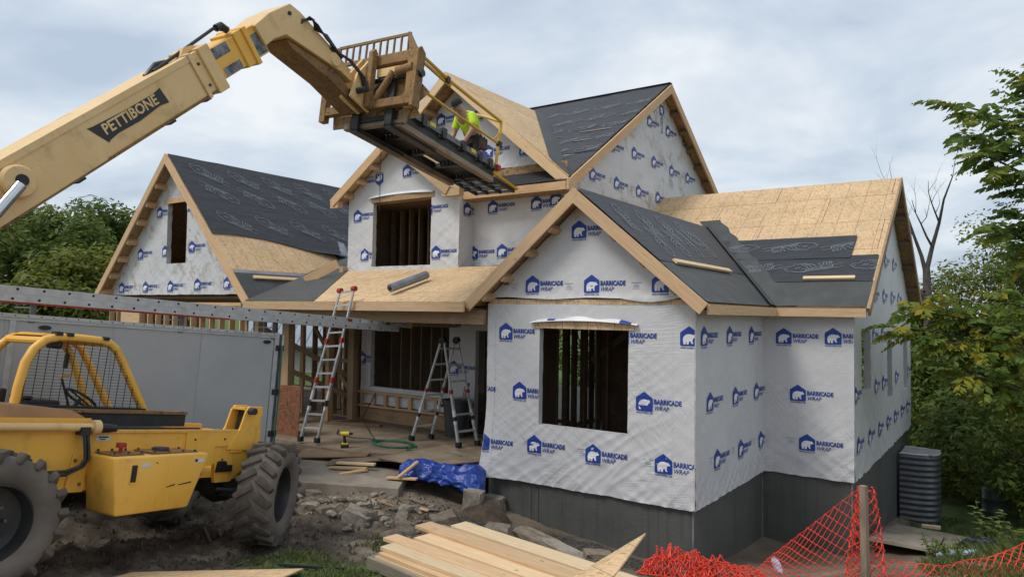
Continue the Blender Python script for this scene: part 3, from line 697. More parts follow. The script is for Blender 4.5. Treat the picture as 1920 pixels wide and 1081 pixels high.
# ---- roofs: each slope is a part in its own frame: x along the eave, y up the slope, z outwards
def clip_poly(sub, x0, x1, y0, y1):
    def cut(P, f, ins):
        out = []
        for i in range(len(P)):
            a, b = P[i-1], P[i]; fa, fb = f(a), f(b)
            if (fa >= 0) != (fb >= 0): t_ = fa/(fa-fb); out.append((a[0]+(b[0]-a[0])*t_, a[1]+(b[1]-a[1])*t_))
            if fb >= 0: out.append(b)
        return out
    P = sub
    for f in (lambda p: p[0]-x0, lambda p: x1-p[0], lambda p: p[1]-y0, lambda p: y1-p[1]):
        P = cut(P, f, 0)
        if len(P) < 3: return []
    Q = []
    for p in P:
        if not Q or math.hypot(p[0]-Q[-1][0], p[1]-Q[-1][1]) > 1e-4: Q.append(p)
    if len(Q) > 2 and math.hypot(Q[0][0]-Q[-1][0], Q[0][1]-Q[-1][1]) < 1e-4: Q.pop()
    ar = abs(sum(Q[i-1][0]*Q[i][1]-Q[i][0]*Q[i-1][1] for i in range(len(Q))))/2 if len(Q) > 2 else 0
    return Q if ar > .004 else []
def slope(O, sdir, tdir, poly, panels=True, phase=.0, deck='osb_dim', gap=.006, row0=0.):
    FM = frame(O, sdir, tdir)
    rf = MB().prism(poly, -.10, -.0165, 'z').build('roof', deck, house, FM)
    if panels:
        xs = [p[0] for p in poly]; ys = [p[1] for p in poly]; r = 0; y = min(ys)-row0
        while y < max(ys):
            x = min(xs)-2.44+phase+(1.22 if r % 2 else 0)-2.44
            while x < max(xs):
                q = clip_poly(poly, x+gap, x+2.44-gap, y+gap, y+1.22-gap)
                if q:
                    pz = random.uniform(-.0015, .0015)
                    MB().prism(q, -.016+pz, pz, 'z').build('osb_panel', 'osb', rf)
                x += 2.44
            y += 1.22; r += 1
    return rf
def felt_h(seed, amp=1., dirx=True):
    def h(x, y):
        a, b = (x, y) if dirx else (y, x)
        z = .012*ridged(V((a*.55+seed*9, b*5.0+.5*mn.noise(V((a*.8, b, seed))), seed)))+.006*ridged(V((a*1.6+seed, b*11, 2)))
        return .012+amp*(z+.006*mn.noise(V((a*2+seed, b*2, 4))))
    return h
def felt(rf, polyf, h, mat='felt', step=.06, name='underlayment', edge=.004):
    """polyf = (x0, x1, lower(x), upper(x))"""
    x0, x1, lo, hi = polyf; mb = MB(); sheet(mb, x0, x1, hi, lo, [], h, step)
    return mb.build(name, mat, rf, fix=False, smooth=2)
RHINO = [[(-.30, .02), (-.33, .07), (-.30, .13), (-.24, .15), (-.21, .11), (-.15, .14), (-.10, .20), (-.07, .15), (.0, .17), (.10, .15), (.20, .08), (.26, .0)],
         [(-.30, .02), (-.27, -.05), (-.20, -.07), (-.12, -.13), (.0, -.15), (.10, -.12), (.2, -.05)],
         [(-.14, .03), (-.08, .06), (-.03, .04), (-.06, .0), (-.12, .0)], [(.0, .12), (.08, .05), (.10, -.02)], [(.05, .14), (.14, .06), (.17, .0)], [(-.29, .05), (-.26, .08), (-.25, .04)]]
def rhino_print(x, y, rot=0., sc=1.):
    L = []
    for ln in RHINO: L.append((xf(ribbon2d(ln, .015), x, y, sc, rot), 0, 0))
    c, s_ = math.cos(rot)*sc, math.sin(rot)*sc
    def put(t_, dx, dy, mi, ex): L.append((xf(t_, x+dx*c-dy*s_, y+dx*s_+dy*c, sc, rot), mi, ex))
    put(ribbon2d([(0, 0), (.74, 0), (.74, .13), (0, .13)], .012, True), -.02, -.165, 0, 0)
    put(text2d('rhinoRoof', .125, .002, 0, 'LEFT', 1.0), .04, -.138, 0, .001)
    put(text2d('U20', .15, .001, 0, 'LEFT', 1.0), .30, -.0, 0, 0)
    return L
def rake(name_apex, pts, v, w=.185, t=.045, mat='lumber', parent=None, along='u'):
    """barge boards either side of a gable apex; pts = (eave, apex, eave) as (coord, z) top edge points"""
    out = []
    for (c0, z0), (c1, z1) in ((pts[0], pts[1]), (pts[2], pts[1])):
        d = V((c1-c0, z1-z0)); d.normalize(); q = V((-d.y, d.x)) if d.x > 0 else V((d.y, -d.x))
        q = -q; off = q*(w/2)
        a = (c0+off.x, z0+off.y); b = (c1+off.x+d.x*.0, z1+off.y)
        if along == 'u': A, B, un = (a[0], v, a[1]), (b[0], v+random.uniform(.0005, .001), b[1]), (0, -1, 0)
        else: A, B, un = (v, a[0], a[1]), (v-random.uniform(.0005, .001), b[0], b[1]), (1, 0, 0)
        out.append(board('rake_board', A, B, w, t, mat, house, un))
    return out
def sl(s): return math.sqrt(1+s*s)
# bump-out
bl = 2.195*sl(BS); vrun = 2.76
P = [(0, 0), (3.58, 0), (3.58+vrun, bl), (0, bl)]
rb = slope((.28, -.32, BE_Z), SIDE, (-1, 0, BS), P, panels=False, deck='osb_dim')
hb_ = felt_h(1, .4)
felt(rb, (0.0, 6.3, lambda x: max(0, (x-3.5)/vrun*bl), lambda x: bl*.36), felt_h(2, .4), 'membrane', .07)
felt(rb, (0.01, 6.3, lambda x: max(bl*.335, (x-3.5)/vrun*bl), lambda x: bl), lambda x, y: hb_(x, y)+.008, 'felt', .05)
for i in range(4): decal('printed_mark', rhino_print(1.0+i*.85, bl*.50+i*.09, 1.25), lambda x, y: hb_(x, y)+.008, ['felt_print', 'felt'], rb, .014)
for i in range(4): decal('printed_mark', rhino_print(.75+i*.9, bl*.80, 1.25+math.pi), lambda x, y: hb_(x, y)+.008, ['felt_print', 'felt'], rb, .014, [((0, bl, 0), (0, 1, 0))])
board('toe_board', (.55, bl*.335, .05), (3.2, bl*.335, .05), .09, .04, 'pale_lumber', rb)
slope((-4.11, -.32+6.3, BE_Z), -SIDE, (1, 0, BS), [(0, 0), (6.3, 0), (6.3, bl), (0, bl)], panels=False)
board('fascia_board', (.30, -.29, BE_Z-.095), (.30, 3.22, BE_Z-.095), .045, .15, 'lumber', house)
rake('', [(.31, BE_Z-.02), (BR_U, BR_Z), (-4.14, BE_Z-.02)], -.345, .19, .045, 'lumber')
for k, x in enumerate((-3.75, -3.35, -2.85, -2.40)):
    z = bump_top(x)-.21; board('lookout', (x, -.32, z), (x, .0, z), .09, .14, 'lumber', house, V((-BS, 0, 1)))
for k, x in enumerate((-1.2, -.7, -.2)):
    z = bump_top(x)-.21; board('lookout', (x, -.32, z), (x, .0, z), .09, .14, 'old_lumber', house, V((BS, 0, 1)))
# wing front slope
wlx = lambda v: (v-3.26)*sl(WS)
wl_len = wlx(WR_V)
P = [(4.13, 0), (5.67, 0), (5.67, wl_len), (0, wl_len), (0, wlx(6.02)), (1.935, wlx(6.02))]
rw = slope((-3.85, 3.26, BE_Z), FRONT, (0, 1, WS), P, phase=.7, row0=.35)
hw1 = felt_h(3, .4)
vx = lambda y: 4.13-2.195*y/wlx(6.02)      # valley line x at y
vy = lambda x: max(0, (4.13-x)/2.195*wlx(6.02))
felt(rw, (2.6, 5.655, lambda x: vy(x), lambda x: .88), felt_h(4, .35), 'membrane', .07)
felt(rw, (2.5, 5.64, lambda x: max(.85, vy(x)), lambda x: 1.82), lambda x, y: hw1(x, y)+.008, 'felt', .05)
hw2 = felt_h(5, .4)
felt(rw, (2.2, 5.16, lambda x: max(1.72, vy(x)), lambda x: 2.62), lambda x, y: hw2(x, y)+.017, 'felt', .05)
for x, y, r_ in ((3.25, 1.32, .3), (4.35, 1.34, .28), (5.55, 1.42, .3)):
    decal('printed_mark', rhino_print(x, y, r_), lambda x, y: hw1(x, y)+.008, ['felt_print', 'felt'], rw, .014, [((5.64, 0, 0), (1, 0, 0)), ((vx(1.2), 0, 0), (-1, -.6, 0))])
for x, y, r_ in ((2.98, 2.22, math.pi+.3), (4.15, 2.22, math.pi+.3), (5.3, 2.2, math.pi+.3)):
    decal('printed_mark', rhino_print(x, y, r_), lambda x, y: hw2(x, y)+.017, ['felt_print', 'felt'], rw, .014, [((5.15, 0, 0), (1, 0, 0)), ((2.45, 0, 0), (-1, 0, 0))])
# wide valley strip
mb = MB(); n = 26
for i in range(n+1):
    t_ = i/n; y = -.02+t_*(wlx(6.02)+.42); x = vx(y); w = .50+.03*math.sin(i*1.7)
    for j in range(6): s_ = j/5; mb.v.append((x-.12+w*s_, y+.0, .032+.02*(s_-.3)**2+.004*mn.noise(V((y*4, s_*3, 1)))))
for i in range(n):
    for j in range(5): mb.f.append((i*6+j, (i+1)*6+j, (i+1)*6+j+1, i*6+j+1)); mb.mi.append(0)
mb.build('valley_strip', 'membrane', rw, fix=False, smooth=2)
mb = MB()
for i in range(n+1):
    t_ = i/n; x = 3.53+t_*(vrun+.25); y = t_*(bl+.2)
    for j in range(4): s_ = j/3; mb.v.append((x-.36*s_, y, .040+.015*s_))
for i in range(n):
    for j in range(3): mb.f.append((i*4+j, i*4+j+1, (i+1)*4+j+1, (i+1)*4+j)); mb.mi.append(0)
mb.build('valley_strip', 'membrane', rb, fix=False, smooth=2)
board('toe_board', (4.45, .93, .05), (5.35, .93, .05), .09, .04, 'pale_lumber', rw)
board('fascia_board', (.305, 3.235, BE_Z-.095), (1.80, 3.235, BE_Z-.095), .045, .15, 'lumber', house)
slope((1.82, 12.18, BE_Z), -FRONT, (0, -1, WS), [(0, 0), (5.67, 0), (5.67, wl_len), (0, wl_len)], panels=False)
rake('', [(3.24, BE_Z-.02), (WR_V, WR_Z), (12.2, BE_Z-.02)], 1.84, .15, .04, 'old_lumber', along='v')
for v in (8.6, 9.4, 10.2, 11.0, 11.7): board('lookout', (1.56, v, wing_top(v)-.20), (1.80, v, wing_top(v)-.20), .09, .14, 'dark_lumber', house, V((0, WS, 1)))
# main roof: front slope with the eave strip, rear slope, side rakes
ml = (7.57-2.22)*sl(.646); mz0 = 9.02-.646*5.35
P = [(0, 0), (6.55, 0), (6.55, ml), (0, ml)]
rm = slope((-10.12, 2.22, mz0), FRONT, (0, 1, .646), P, panels=False)
hm = felt_h(6, 1.1)
felt(rm, (.0, 6.54, lambda x: 0, lambda x: ml), hm, 'felt', .055)
for i, y in enumerate((1.6, 2.5, 3.4, 4.3, 5.2)):
    felt(rm, (2.6, 6.54, lambda x, y=y: y+.03*mn.noise(V((x*1.4, y, 0))), lambda x, y=y: y+.9), lambda x, y_, i=i: hm(x, y_)*.9+.012+.004*(5-i)*0, 'felt', .06, 'underlayment_course')
rnd = random.Random(3)
for i in range(5):
    for j in range(4):
        decal('printed_mark', rhino_print(3.3+j*.95+(i % 2)*.4, 1.75+i*.8, .3+math.pi*(i % 2), .8), lambda x, y: hm(x, y)*.95+.014, ['felt_print', 'felt'], rm, .014, [((6.5, 0, 0), (1, 0, 0)), ((0, ml-.02, 0), (0, 1, 0))])
# sawdust and dried splashes on the felt
for i in range(7):
    x, y = 4.6+rnd.random()*1.7, 1.3+rnd.random()*1.9; k = .05+.16*rnd.random()
    pts = [(x+k*math.cos(a)*(1.8+rnd.random()), y+k*.22*math.sin(a)*(.4+rnd.random())) for a in [2*math.pi*q/11 for q in range(11)]]
    decal('dust_patch', [(poly2d(pts), 0, 0)], lambda x, y: hm(x, y)*.95+.016, ['concrete'], rm, .009)
slope((-3.57, 12.92, mz0), -FRONT, (0, -1, .646), P, panels=False)
board('ridge_cap', (-10.1, 7.57, 9.035), (-3.56, 7.57, 9.035), .16, .02, 'felt', house)
rake('', [(2.24, 5.58), (7.57, 9.00), (12.9, 5.58)], -3.555, .20, .045, 'lumber', along='v')
for v in np.arange(8.2, 12.4, .6): board('lookout', (-3.84, v, main_top(v)-.22), (-3.6, v, main_top(v)-.22), .09, .14, 'dark_lumber', house, V((0, .646, 1)))
board('fascia_board', (-6.30, 2.195, mz0-.10), (-3.57, 2.195, mz0-.10), .045, .17, 'lumber', house)
MB().box(-6.3, -3.6, 2.22, 2.6, mz0-.2, mz0-.185).build('soffit', 'osb_dim', house)
board('fascia_return', (-3.53, 2.18, mz0-.09), (-3.53, 2.45, mz0-.09), .05, .19, 'lumber', house)
# dormer gable roof (bare sheathing, right slope seen)
dl = 3.35*sl(.824); vd = 4.38
P = [(0, 0), (.02, 0), (vd, dl), (0, dl)]
rd = slope((-3.57, 2.3, 5.68), SIDE, (-1, 0, .824), P, phase=.3, row0=.2)
mb = MB(); n = 24
for i in range(n+1):
    t_ = i/n; x = t_*vd; y = t_*dl
    for j in range(4): s_ = j/3; mb.v.append((max(0.01, x-.62*s_*(1 if t_ > .15 else t_/.15)), y, .012+.01*(1-s_)))
for i in range(n):
    for j in range(3): mb.f.append((i*4+j, i*4+j+1, (i+1)*4+j+1, (i+1)*4+j)); mb.mi.append(0)
mb.build('valley_strip', 'membrane', rd, fix=False, smooth=2)
slope((-10.27, 6.68, 5.68), -SIDE, (1, 0, .824), [(0, dl), (4.38, 0), (4.38, dl)], panels=False)
rake('', [(-3.55, 5.62), (-6.92, 8.44), (-10.2, 5.74)], 2.275, .20, .045, 'pale_lumber')
for x in (-9.0, -8.3, -7.6): board('lookout', (x, 2.3, big_top(x)-.24), (x, 2.8, big_top(x)-.24), .09, .14, 'old_lumber', house, V((-.824, 0, 1)))
# small front gable roof
slen = 1.945*sl(.70)
slope((-6.32, 1.8, 5.64), SIDE, (-1, 0, .70), [(0, 0), (3.0, 0), (3.0, slen), (0, slen)], panels=False, deck='osb')
slope((-10.21, 4.8, 5.64), -SIDE, (1, 0, .70), [(0, 0), (3.0, 0), (3.0, slen), (0, slen)], panels=False, deck='osb')
rake('', [(-6.30, 5.62), (-8.265, 7.0), (-10.23, 5.62)], 1.775, .20, .045, 'lumber')
for x in (-9.75, -9.3, -8.85): board('lookout', (x, 1.8, small_top(x)-.24), (x, 2.1, small_top(x)-.24), .09, .14, 'lumber', house, V((-.70, 0, 1)))
for x in (-10.10, -6.40):
    board('eave_return', (x-.14, 1.86, 5.50), (x+.14+(.22 if x > -8 else 0), 1.86, 5.50), .16, .17, 'lumber', house)
# garage roof
gl = 3.70*sl(1.022)
rg = slope((-10.54, -.3, 3.08), SIDE, (-1, 0, 1.022), [(0, 0), (.1, 0), (6.5, -.9), (7.6, 0), (7.6, gl), (0, gl)], phase=.9, row0=.55)
hgf = felt_h(7, .8)
felt(rg, (0.01, 7.5, lambda x: 2.22-.10*x+.12*math.sin(x*1.3)-(0 if x < 3.6 else .25*(x-3.6)), lambda x: gl), lambda x, y: hgf(x, y)+.01+.10*math.exp(-max(0, y-2.1+.1*x)/.08)*max(0, min(1, (x-2.0)/1.5)), 'felt', .05)
for r_i in range(3):
    for k in range(5):
        decal('printed_mark', rhino_print(.75+k*1.12+(r_i % 2)*.35, gl-.55-r_i*.95, -.45+math.pi*(r_i % 2), 1.05), lambda x, y: hgf(x, y)+.01, ['felt_print', 'felt'], rg, .016, [((7.4, 0, 0), (1, 0, 0)), ((0.02, 0, 0), (-1, 0, 0)), ((0, gl-.02, 0), (0, 1, 0))])
felt(rg, (0.01, 7.5, lambda x: 0. if x < .1 else -.14*(x-.1), lambda x: .88), felt_h(8, .35), 'membrane', .07)
mb = MB().add([(3.35, .86, .02), (3.9, .80, .05), (4.25, 2.35, .06), (4.05, 2.5, .02)], [(0, 1, 2, 3)]); mb.build('film_edge', 'release', rg, fix=False)
MB().box(.02, 3.5, .86, .95, .014, .019).build('film_edge', 'release', rg)
mb = MB()
for i in range(13):
    x = 3.55+i*.3; yb = -.35-.03*i
    for j in range(9): y = yb+(2.6-yb)*j/8; mb.v.append((x+.12*(j/8), y, .022+.02*abs(mn.noise(V((x*2, y*2, 3))))))
for i in range(12):
    for j in range(8): mb.f.append((i*9+j, (i+1)*9+j, (i+1)*9+j+1, i*9+j+1)); mb.mi.append(0)
mb.build('valley_strip', 'membrane', rg, fix=False, smooth=2)
board('toe_board', (.45, .70, .05), (2.9, .70, .05), .09, .04, 'pale_lumber', rg)
slope((-17.94, 7.3, 3.08), -SIDE, (1, 0, 1.022), [(0, 0), (7.6, 0), (7.6, gl), (0, gl)], panels=False)
rake('', [(-10.50, 3.05), (-14.24, 6.88), (-17.98, 3.05)], -.325, .19, .045, 'lumber')
for x in (-17.5, -17.05, -16.6, -16.15, -15.65, -15.2, -14.75):
    z = left_top(x)-.25; board('lookout', (x, -.3, z), (x, .0, z), .1, .15, 'lumber', house, V((-1.0, 0, 1)))
# porch roof
PS = .325; plen = 2.55*sl(PS)
rp = slope((-11.6, -.42, 3.03), FRONT, (0, 1, PS), [(1.1, 0), (7.5, 0), (7.5, 1.3), (7.78, 1.5), (7.78, plen), (.25, plen), (.25, 1.1)], phase=1.4, row0=.6)
felt(rp, (.3, 3.49, lambda x: max(0., (1.1-x)*1.2) if x < 1.1 else 0., lambda x: plen if x < 1.70 else plen*(3.50-x)/1.80), felt_h(9, .3), 'membrane', .07)
felt(rp, (-.3, 1.72, lambda x: plen-.02, lambda x: plen+2.6), felt_h(10, .3), 'membrane', .09)
board('fascia_board', (-10.5, -.445, 2.935), (-7.4, -.445, 2.935), .045, .17, 'lumber', house)
board('fascia_board', (-7.39, -.444, 2.935), (-4.05, -.444, 2.935), .045, .17, 'lumber', house)
board('porch_beam', (-11.2, -.02, 2.76), (-3.9, -.02, 2.76), .14, .26, 'old_lumber', house)
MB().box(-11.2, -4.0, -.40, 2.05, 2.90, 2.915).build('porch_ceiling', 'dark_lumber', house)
board('valley_board', (-10.35, 1.15, 3.56), (-9.75, 1.65, 4.0), .045, .22, 'lumber', house)
board('wall_block', (-9.95, 2.0, 3.55), (-9.95, 2.0, 3.95), .14, .14, 'lumber', house)
# ---- open framing
def studs(plate_a, plate_b, z0, z1, sp, mat='lumber', dep=.14, top=True, skip=(), name='stud_wall'):
    a, b = V((*plate_a, 0)), V((*plate_b, 0)); L = (b-a).length; d = (b-a).normalized(); nn = V((-d.y, d.x, 0))
    root = board(name, (*plate_a, z0+.02), (*plate_b, z0+.02), dep, .038, mat, house)
    inv = root.matrix_basis.inverted()
    def ch(nm, p, q, w, t, up_): 
        o = board(nm, p, q, w, t, mat, None, up_); o.parent = root; o.matrix_basis = inv@o.matrix_basis
    if top: ch('top_plate', (*plate_a, z1-.02), (*plate_b, z1-.02), dep, .038, (0, 0, 1)); ch('top_plate', (plate_a[0], plate_a[1], z1-.06), (plate_b[0], plate_b[1], z1-.06), dep, .038, (0, 0, 1))
    n = int(L/sp)
    for i in range(n+1):
        if i in skip: continue
        p = a+d*min(L-.02, .02+i*sp); ch('stud', p+V((0, 0, z0+.04)), p+V((0, 0, z1-.08)), dep, .04, d)
    return root, ch
# garage front (open studs and header) and garage right wall, porch left wall
r_, ch = studs((-17.6, .07), (-11.25, .07), 0.15, 3.0, .42, 'lumber')
ch('sheathing_piece', (-16.9, -.01, 2.62), (-15.9, -.01, 2.62), .5, .012, (0, 1, 0)); ch('sheathing_piece', (-12.95, -.01, 2.78), (-12.2, -.01, 2.78), .34, .012, (0, 1, 0))
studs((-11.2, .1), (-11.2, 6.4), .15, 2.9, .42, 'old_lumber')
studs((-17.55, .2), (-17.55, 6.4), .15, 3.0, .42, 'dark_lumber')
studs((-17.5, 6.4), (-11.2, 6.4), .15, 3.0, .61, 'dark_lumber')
r_, ch = studs((-11.1, 2.1), (-9.35, 2.1), .2, 2.9, .40, 'old_lumber')
ch('brace', (-11.0, 2.02, 2.4), (-9.4, 2.02, .6), .1, .04, (0, 1, 0)); ch('brace', (-11.0, 1.98, 1.6), (-9.6, 1.98, 1.6), .1, .04, (0, 1, 0))
for i, (x, y, w) in enumerate(((-10.55, .02, .14), (-10.05, .45, .24), (-9.45, 1.2, .12), (-9.2, 1.7, .2))): board('post', (x, y, .2), (x, y, 2.72), w, .14, 'old_lumber', house, (0, 1, 0))
board('brace', (-11.1, .6, 2.35), (-9.4, 1.9, 1.2), .04, .12, 'dark_lumber', house); board('brace', (-10.9, .8, 1.5), (-9.3, 1.9, .7), .04, .12, 'dark_lumber', house)
# cripple studs and rim under the porch window
board('rim_board', (-9.3, 2.085, .37), (-6.25, 2.085, .37), .035, .34, 'old_lumber', house)
for i in range(8): board('cripple_stud', (-9.2+i*.40, 2.03, .56), (-9.2+i*.40, 2.03, .86), .09, .05, 'lumber', house, (0, 1, 0))
board('sill_plate', (-9.3, 2.04, .555), (-6.25, 2.04, .555), .12, .04, 'lumber', house); board('sill_plate', (-9.3, 2.04, .885), (-6.4, 2.04, .885), .12, .05, 'lumber', house)
# interior partitions seen through the windows
studs((-3.6, 2.6), (-2.75, 2.6), .3, 3.0, .28, 'dark_lumber'); studs((-2.35, 3.0), (-.2, 3.0), .3, 3.0, .30, 'dark_lumber'); studs((-1.9, 4.3), (-.2, 4.3), .3, 3.0, .36, 'dark_lumber'); MB().box(-3.6, -3.0, 3.9, 3.95, .3, 3.0).box(-2.2, 1.4, 5.1, 5.15, .3, 3.0).build('partition', 'dark_lumber', house); board('brace', (-3.2, 2.7, 1.9), (-2.2, 2.95, 2.7), .04, .12, 'dark_lumber', house); studs((-8.9, 2.75), (-6.2, 2.75), .3, 3.0, .33, 'dark_lumber'); studs((-9.2, 4.4), (-4.6, 4.4), .3, 3.0, .40, 'dark_lumber'); studs((-3.5, 6.3), (1.2, 6.3), .3, 3.0, .81, 'dark_lumber'); studs((-4.4, 2.8), (-4.4, 6.0), .3, 3.0, .41, 'dark_lumber')  # solid partitions added to darken the view beyond the studs
# rear outer wall with openings
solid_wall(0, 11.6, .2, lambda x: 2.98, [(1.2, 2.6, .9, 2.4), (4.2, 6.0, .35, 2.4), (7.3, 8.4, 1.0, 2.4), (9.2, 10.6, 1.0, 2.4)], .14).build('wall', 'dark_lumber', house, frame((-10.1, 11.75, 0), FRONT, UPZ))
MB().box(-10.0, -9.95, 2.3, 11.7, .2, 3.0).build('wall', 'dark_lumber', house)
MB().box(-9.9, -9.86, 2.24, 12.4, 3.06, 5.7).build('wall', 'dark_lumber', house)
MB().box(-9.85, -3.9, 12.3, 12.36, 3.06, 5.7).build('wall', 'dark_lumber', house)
MB().box(-9.7, -4.0, 9.0, 9.05, 3.06, 5.5).build('partition', 'dark_lumber', house); MB().box(-9.84, -3.98, 2.65, 12.2, 5.50, 5.56).box(-9.8, -6.4, 2.25, 2.65, 5.52, 5.57).build('light_block_ceiling', 'dark_lumber', house)  # ceiling added to block leaking sky light; partition set back to dim the room
MB().box(-15.4, -13.1, 5.6, 5.65, 3.2, 5.5).build('partition', 'dark_lumber', house)
for i in range(11): board('stud', (-9.5+i*.32, 3.3, 3.1), (-9.5+i*.32, 3.3, 5.48), .14, .04, 'dark_lumber', house, (1, 0, 0))
# bump-out left side (seen edge-on at the porch)
MB().box(-3.83, -3.70, .145, 2.1, .0, 2.9).build('wall', 'dark_lumber', house)
# porch floor
pf = MB().prism([(-11.2, -.55), (-7.9, -1.0), (-6.3, -.9), (-4.9, -.25), (-3.9, -.05), (-3.9, 2.1), (-11.2, 2.1)], .06, .2, 'z').build('porch_floor', 'deckply', house)
MB().box(-11.1, -4.0, -.2, 2.0, -1.2, .05).build('porch_foundation', 'found', house)
board('floor_frame', (-9.3, 1.0, .23), (-8.0, 1.5, .23), .14, .05, 'dark_lumber', house); board('floor_frame', (-9.3, 1.0, .23), (-9.0, 1.9, .23), .14, .05, 'dark_lumber', house)
# ------------------------------------------------------------------ telehandler
th = V((-.1101, .9852, -.1316)).normalized(); tl_ = V((-.9938, -.1111, 0)); tl_ = (tl_-th*tl_.dot(th)).normalized(); tu = th.cross(tl_)
TM = basis(V((-4.474, -7.909, .325)), th, tl_, tu)
tele = empty('telehandler', TM, 'yellow boom forklift with raised boom on the mud in front of the house', 'telehandler')
def part(mb, name, mat, parent=None, **k): return mb.build(name, mat, parent or tele, **k)
fr = MB()
RP = [(-1.0, .78), (2.45, .76), (2.52, .97), (2.66, .97), (2.70, .74), (2.92, .74), (3.10, .88), (3.32, .90), (3.32, 1.36), (2.94, 1.37), (-1.0, 1.37)]
fr.prism(RP, -.60, -.54, 'y'); fr.prism(RP, .54, .60, 'y'); fr.box(-1.0, 3.2, -.54, .54, .80, .86)
fr.box(-1.0, .9, -.54, -.1, .86, 1.34)
chs = part(fr, 'chassis', 'yellow', bevel=.006)
part(MB().box(-1.0, 2.93, -.625, -.585, 1.355, 1.385), 'chassis_lip', 'yellow', chs)
part(MB().prism([(1.05, .76), (1.06, 1.14), (.90, 1.14), (.86, .76)], -.625, -.602, 'y'), 'side_plate', 'yellow', chs, bevel=.004)
part(MB().prism([(2.22, .95), (2.62, .95), (2.62, 1.18), (2.86, 1.18), (2.86, 1.10), (3.05, 1.10), (3.05, 1.36), (2.2, 1.36)], -.62, -.601, 'y'), 'side_plate', 'yellow', chs, bevel=.004)
part(MB().prism([(2.68, .87), (2.92, .87), (2.92, .95), (2.84, .95), (2.82, 1.0), (2.70, 1.0)], -.622, -.55, 'y'), 'axle_cutout_shade', 'black', chs)  # black plate stands in for the darkness inside the cutout
# fuel tank
TP = [(1.02, 1.15), (2.17, 1.17), (1.97, .585), (1.12, .565)]
tank = part(MB().prism(TP, -1.10, -.60, 'y'), 'fuel_tank', 'yellow', bevel=.035, smooth=True)
part(MB().box(1.08, 1.42, -1.0, -.68, 1.158, 1.172), 'cover_plate', 'rusty', tank)
part(MB().box(1.52, 2.08, -1.0, -.66, 1.166, 1.180), 'cover_plate', 'rusty', tank)
for x in (1.10, 1.25, 1.40, 1.55, 1.72, 1.9, 2.05):
    for y in (-.98, -.70): part(MB().lathe([(0, 1.20), (.014, 1.198), (.014, 1.176)], 6, 'z'), 'bolt', 'rim', tank, mw=Matrix.Translation((x, y, 0)))
part(MB().lathe([(0, 1.275), (.045, 1.275), (.05, 1.26), (.05, 1.225), (.02, 1.222), (.02, 1.17)], 10, 'z'), 'breather_cap', 'red', tank, mw=Matrix.Translation((1.24, -.86, 0)))
part(MB().lathe([(0, 1.222), (.08, 1.218), (.085, 1.20), (.085, 1.17)], 14, 'z'), 'filler_cap', 'dark_steel', tank, mw=Matrix.Translation((1.72, -.84, 0)))
part(MB().box(1.235, 1.285, -1.116, -1.095, .90, 1.07), 'sight_gauge', 'black', tank)
part(MB().box(1.22, 1.30, -1.120, -1.098, .885, .900), 'gauge_foot', 'yellow', tank)
part(MB().box(1.34, 1.44, -1.104, -1.099, 1.045, 1.085), 'sticker', 'sticker', tank)
part(MB().box(1.97, 2.10, -1.104, -1.099, 1.07, 1.115), 'sticker', 'sticker', tank)
part(MB().box(1.975, 2.01, -1.106, -1.1045, 1.078, 1.108), 'sticker_pictogram', 'ink', tank)
for a in ((1.66, .82, .10), (1.80, .835, .16)): part(MB().add([(a[0], -1.1045, a[1]), (a[0]+a[2], -1.1045, a[1]+.02), (a[0]+a[2], -1.1045, a[1]+.035), (a[0], -1.1045, a[1]+.01)], [(0, 1, 2, 3)]), 'scrape', 'ink', tank)
part(MB().box(2.36, 2.47, -.624, -.6195, .84, .92), 'warning_sticker', 'sticker', chs)
part(MB().box(2.40, 2.47, -.6265, -.6245, .845, .915), 'sticker_pictogram', 'red', chs)
part(MB().box(1.12, 1.27, -.604, -.6005, 1.27, 1.33), 'sticker', 'sticker', chs)
part(MB().box(1.14, 1.25, -.606, -.6045, 1.30, 1.315).box(1.16, 1.22, -.606, -.6045, 1.28, 1.29), 'sticker_lines', 'ink', chs)
for x in (.99, .12): part(MB().lathe([(0, -.606), (.028, -.6055), (.028, -.6005)], 14), 'round_decal', 'sticker', chs, mw=Matrix.Translation((x, 0, 1.30))); part(MB().box(x-.012, x+.012, -.6085, -.6065, 1.285, 1.315), 'decal_mark', 'ink', chs)
for x in (.92, 1.0): part(MB().lathe([(0, -.645), (.018, -.64), (.02, -.62)], 6), 'bolt', 'rusty', chs, mw=Matrix.Translation((x, 0, .84 if x > .95 else 1.08)))
for k in range(9): part(MB().box(1.35+k*.17, 1.44+k*.17, -.632, -.626, 1.372, 1.384), 'weld_mark', 'ochre', chs)
for x, z in ((2.32, 1.27), (2.75, 1.27), (2.75, 1.02), (2.3, 1.0)): part(MB().lathe([(0, -.634), (.012, -.632), (.013, -.62)], 6), 'bolt', 'dark_steel', chs, mw=Matrix.Translation((x, 0, z)))
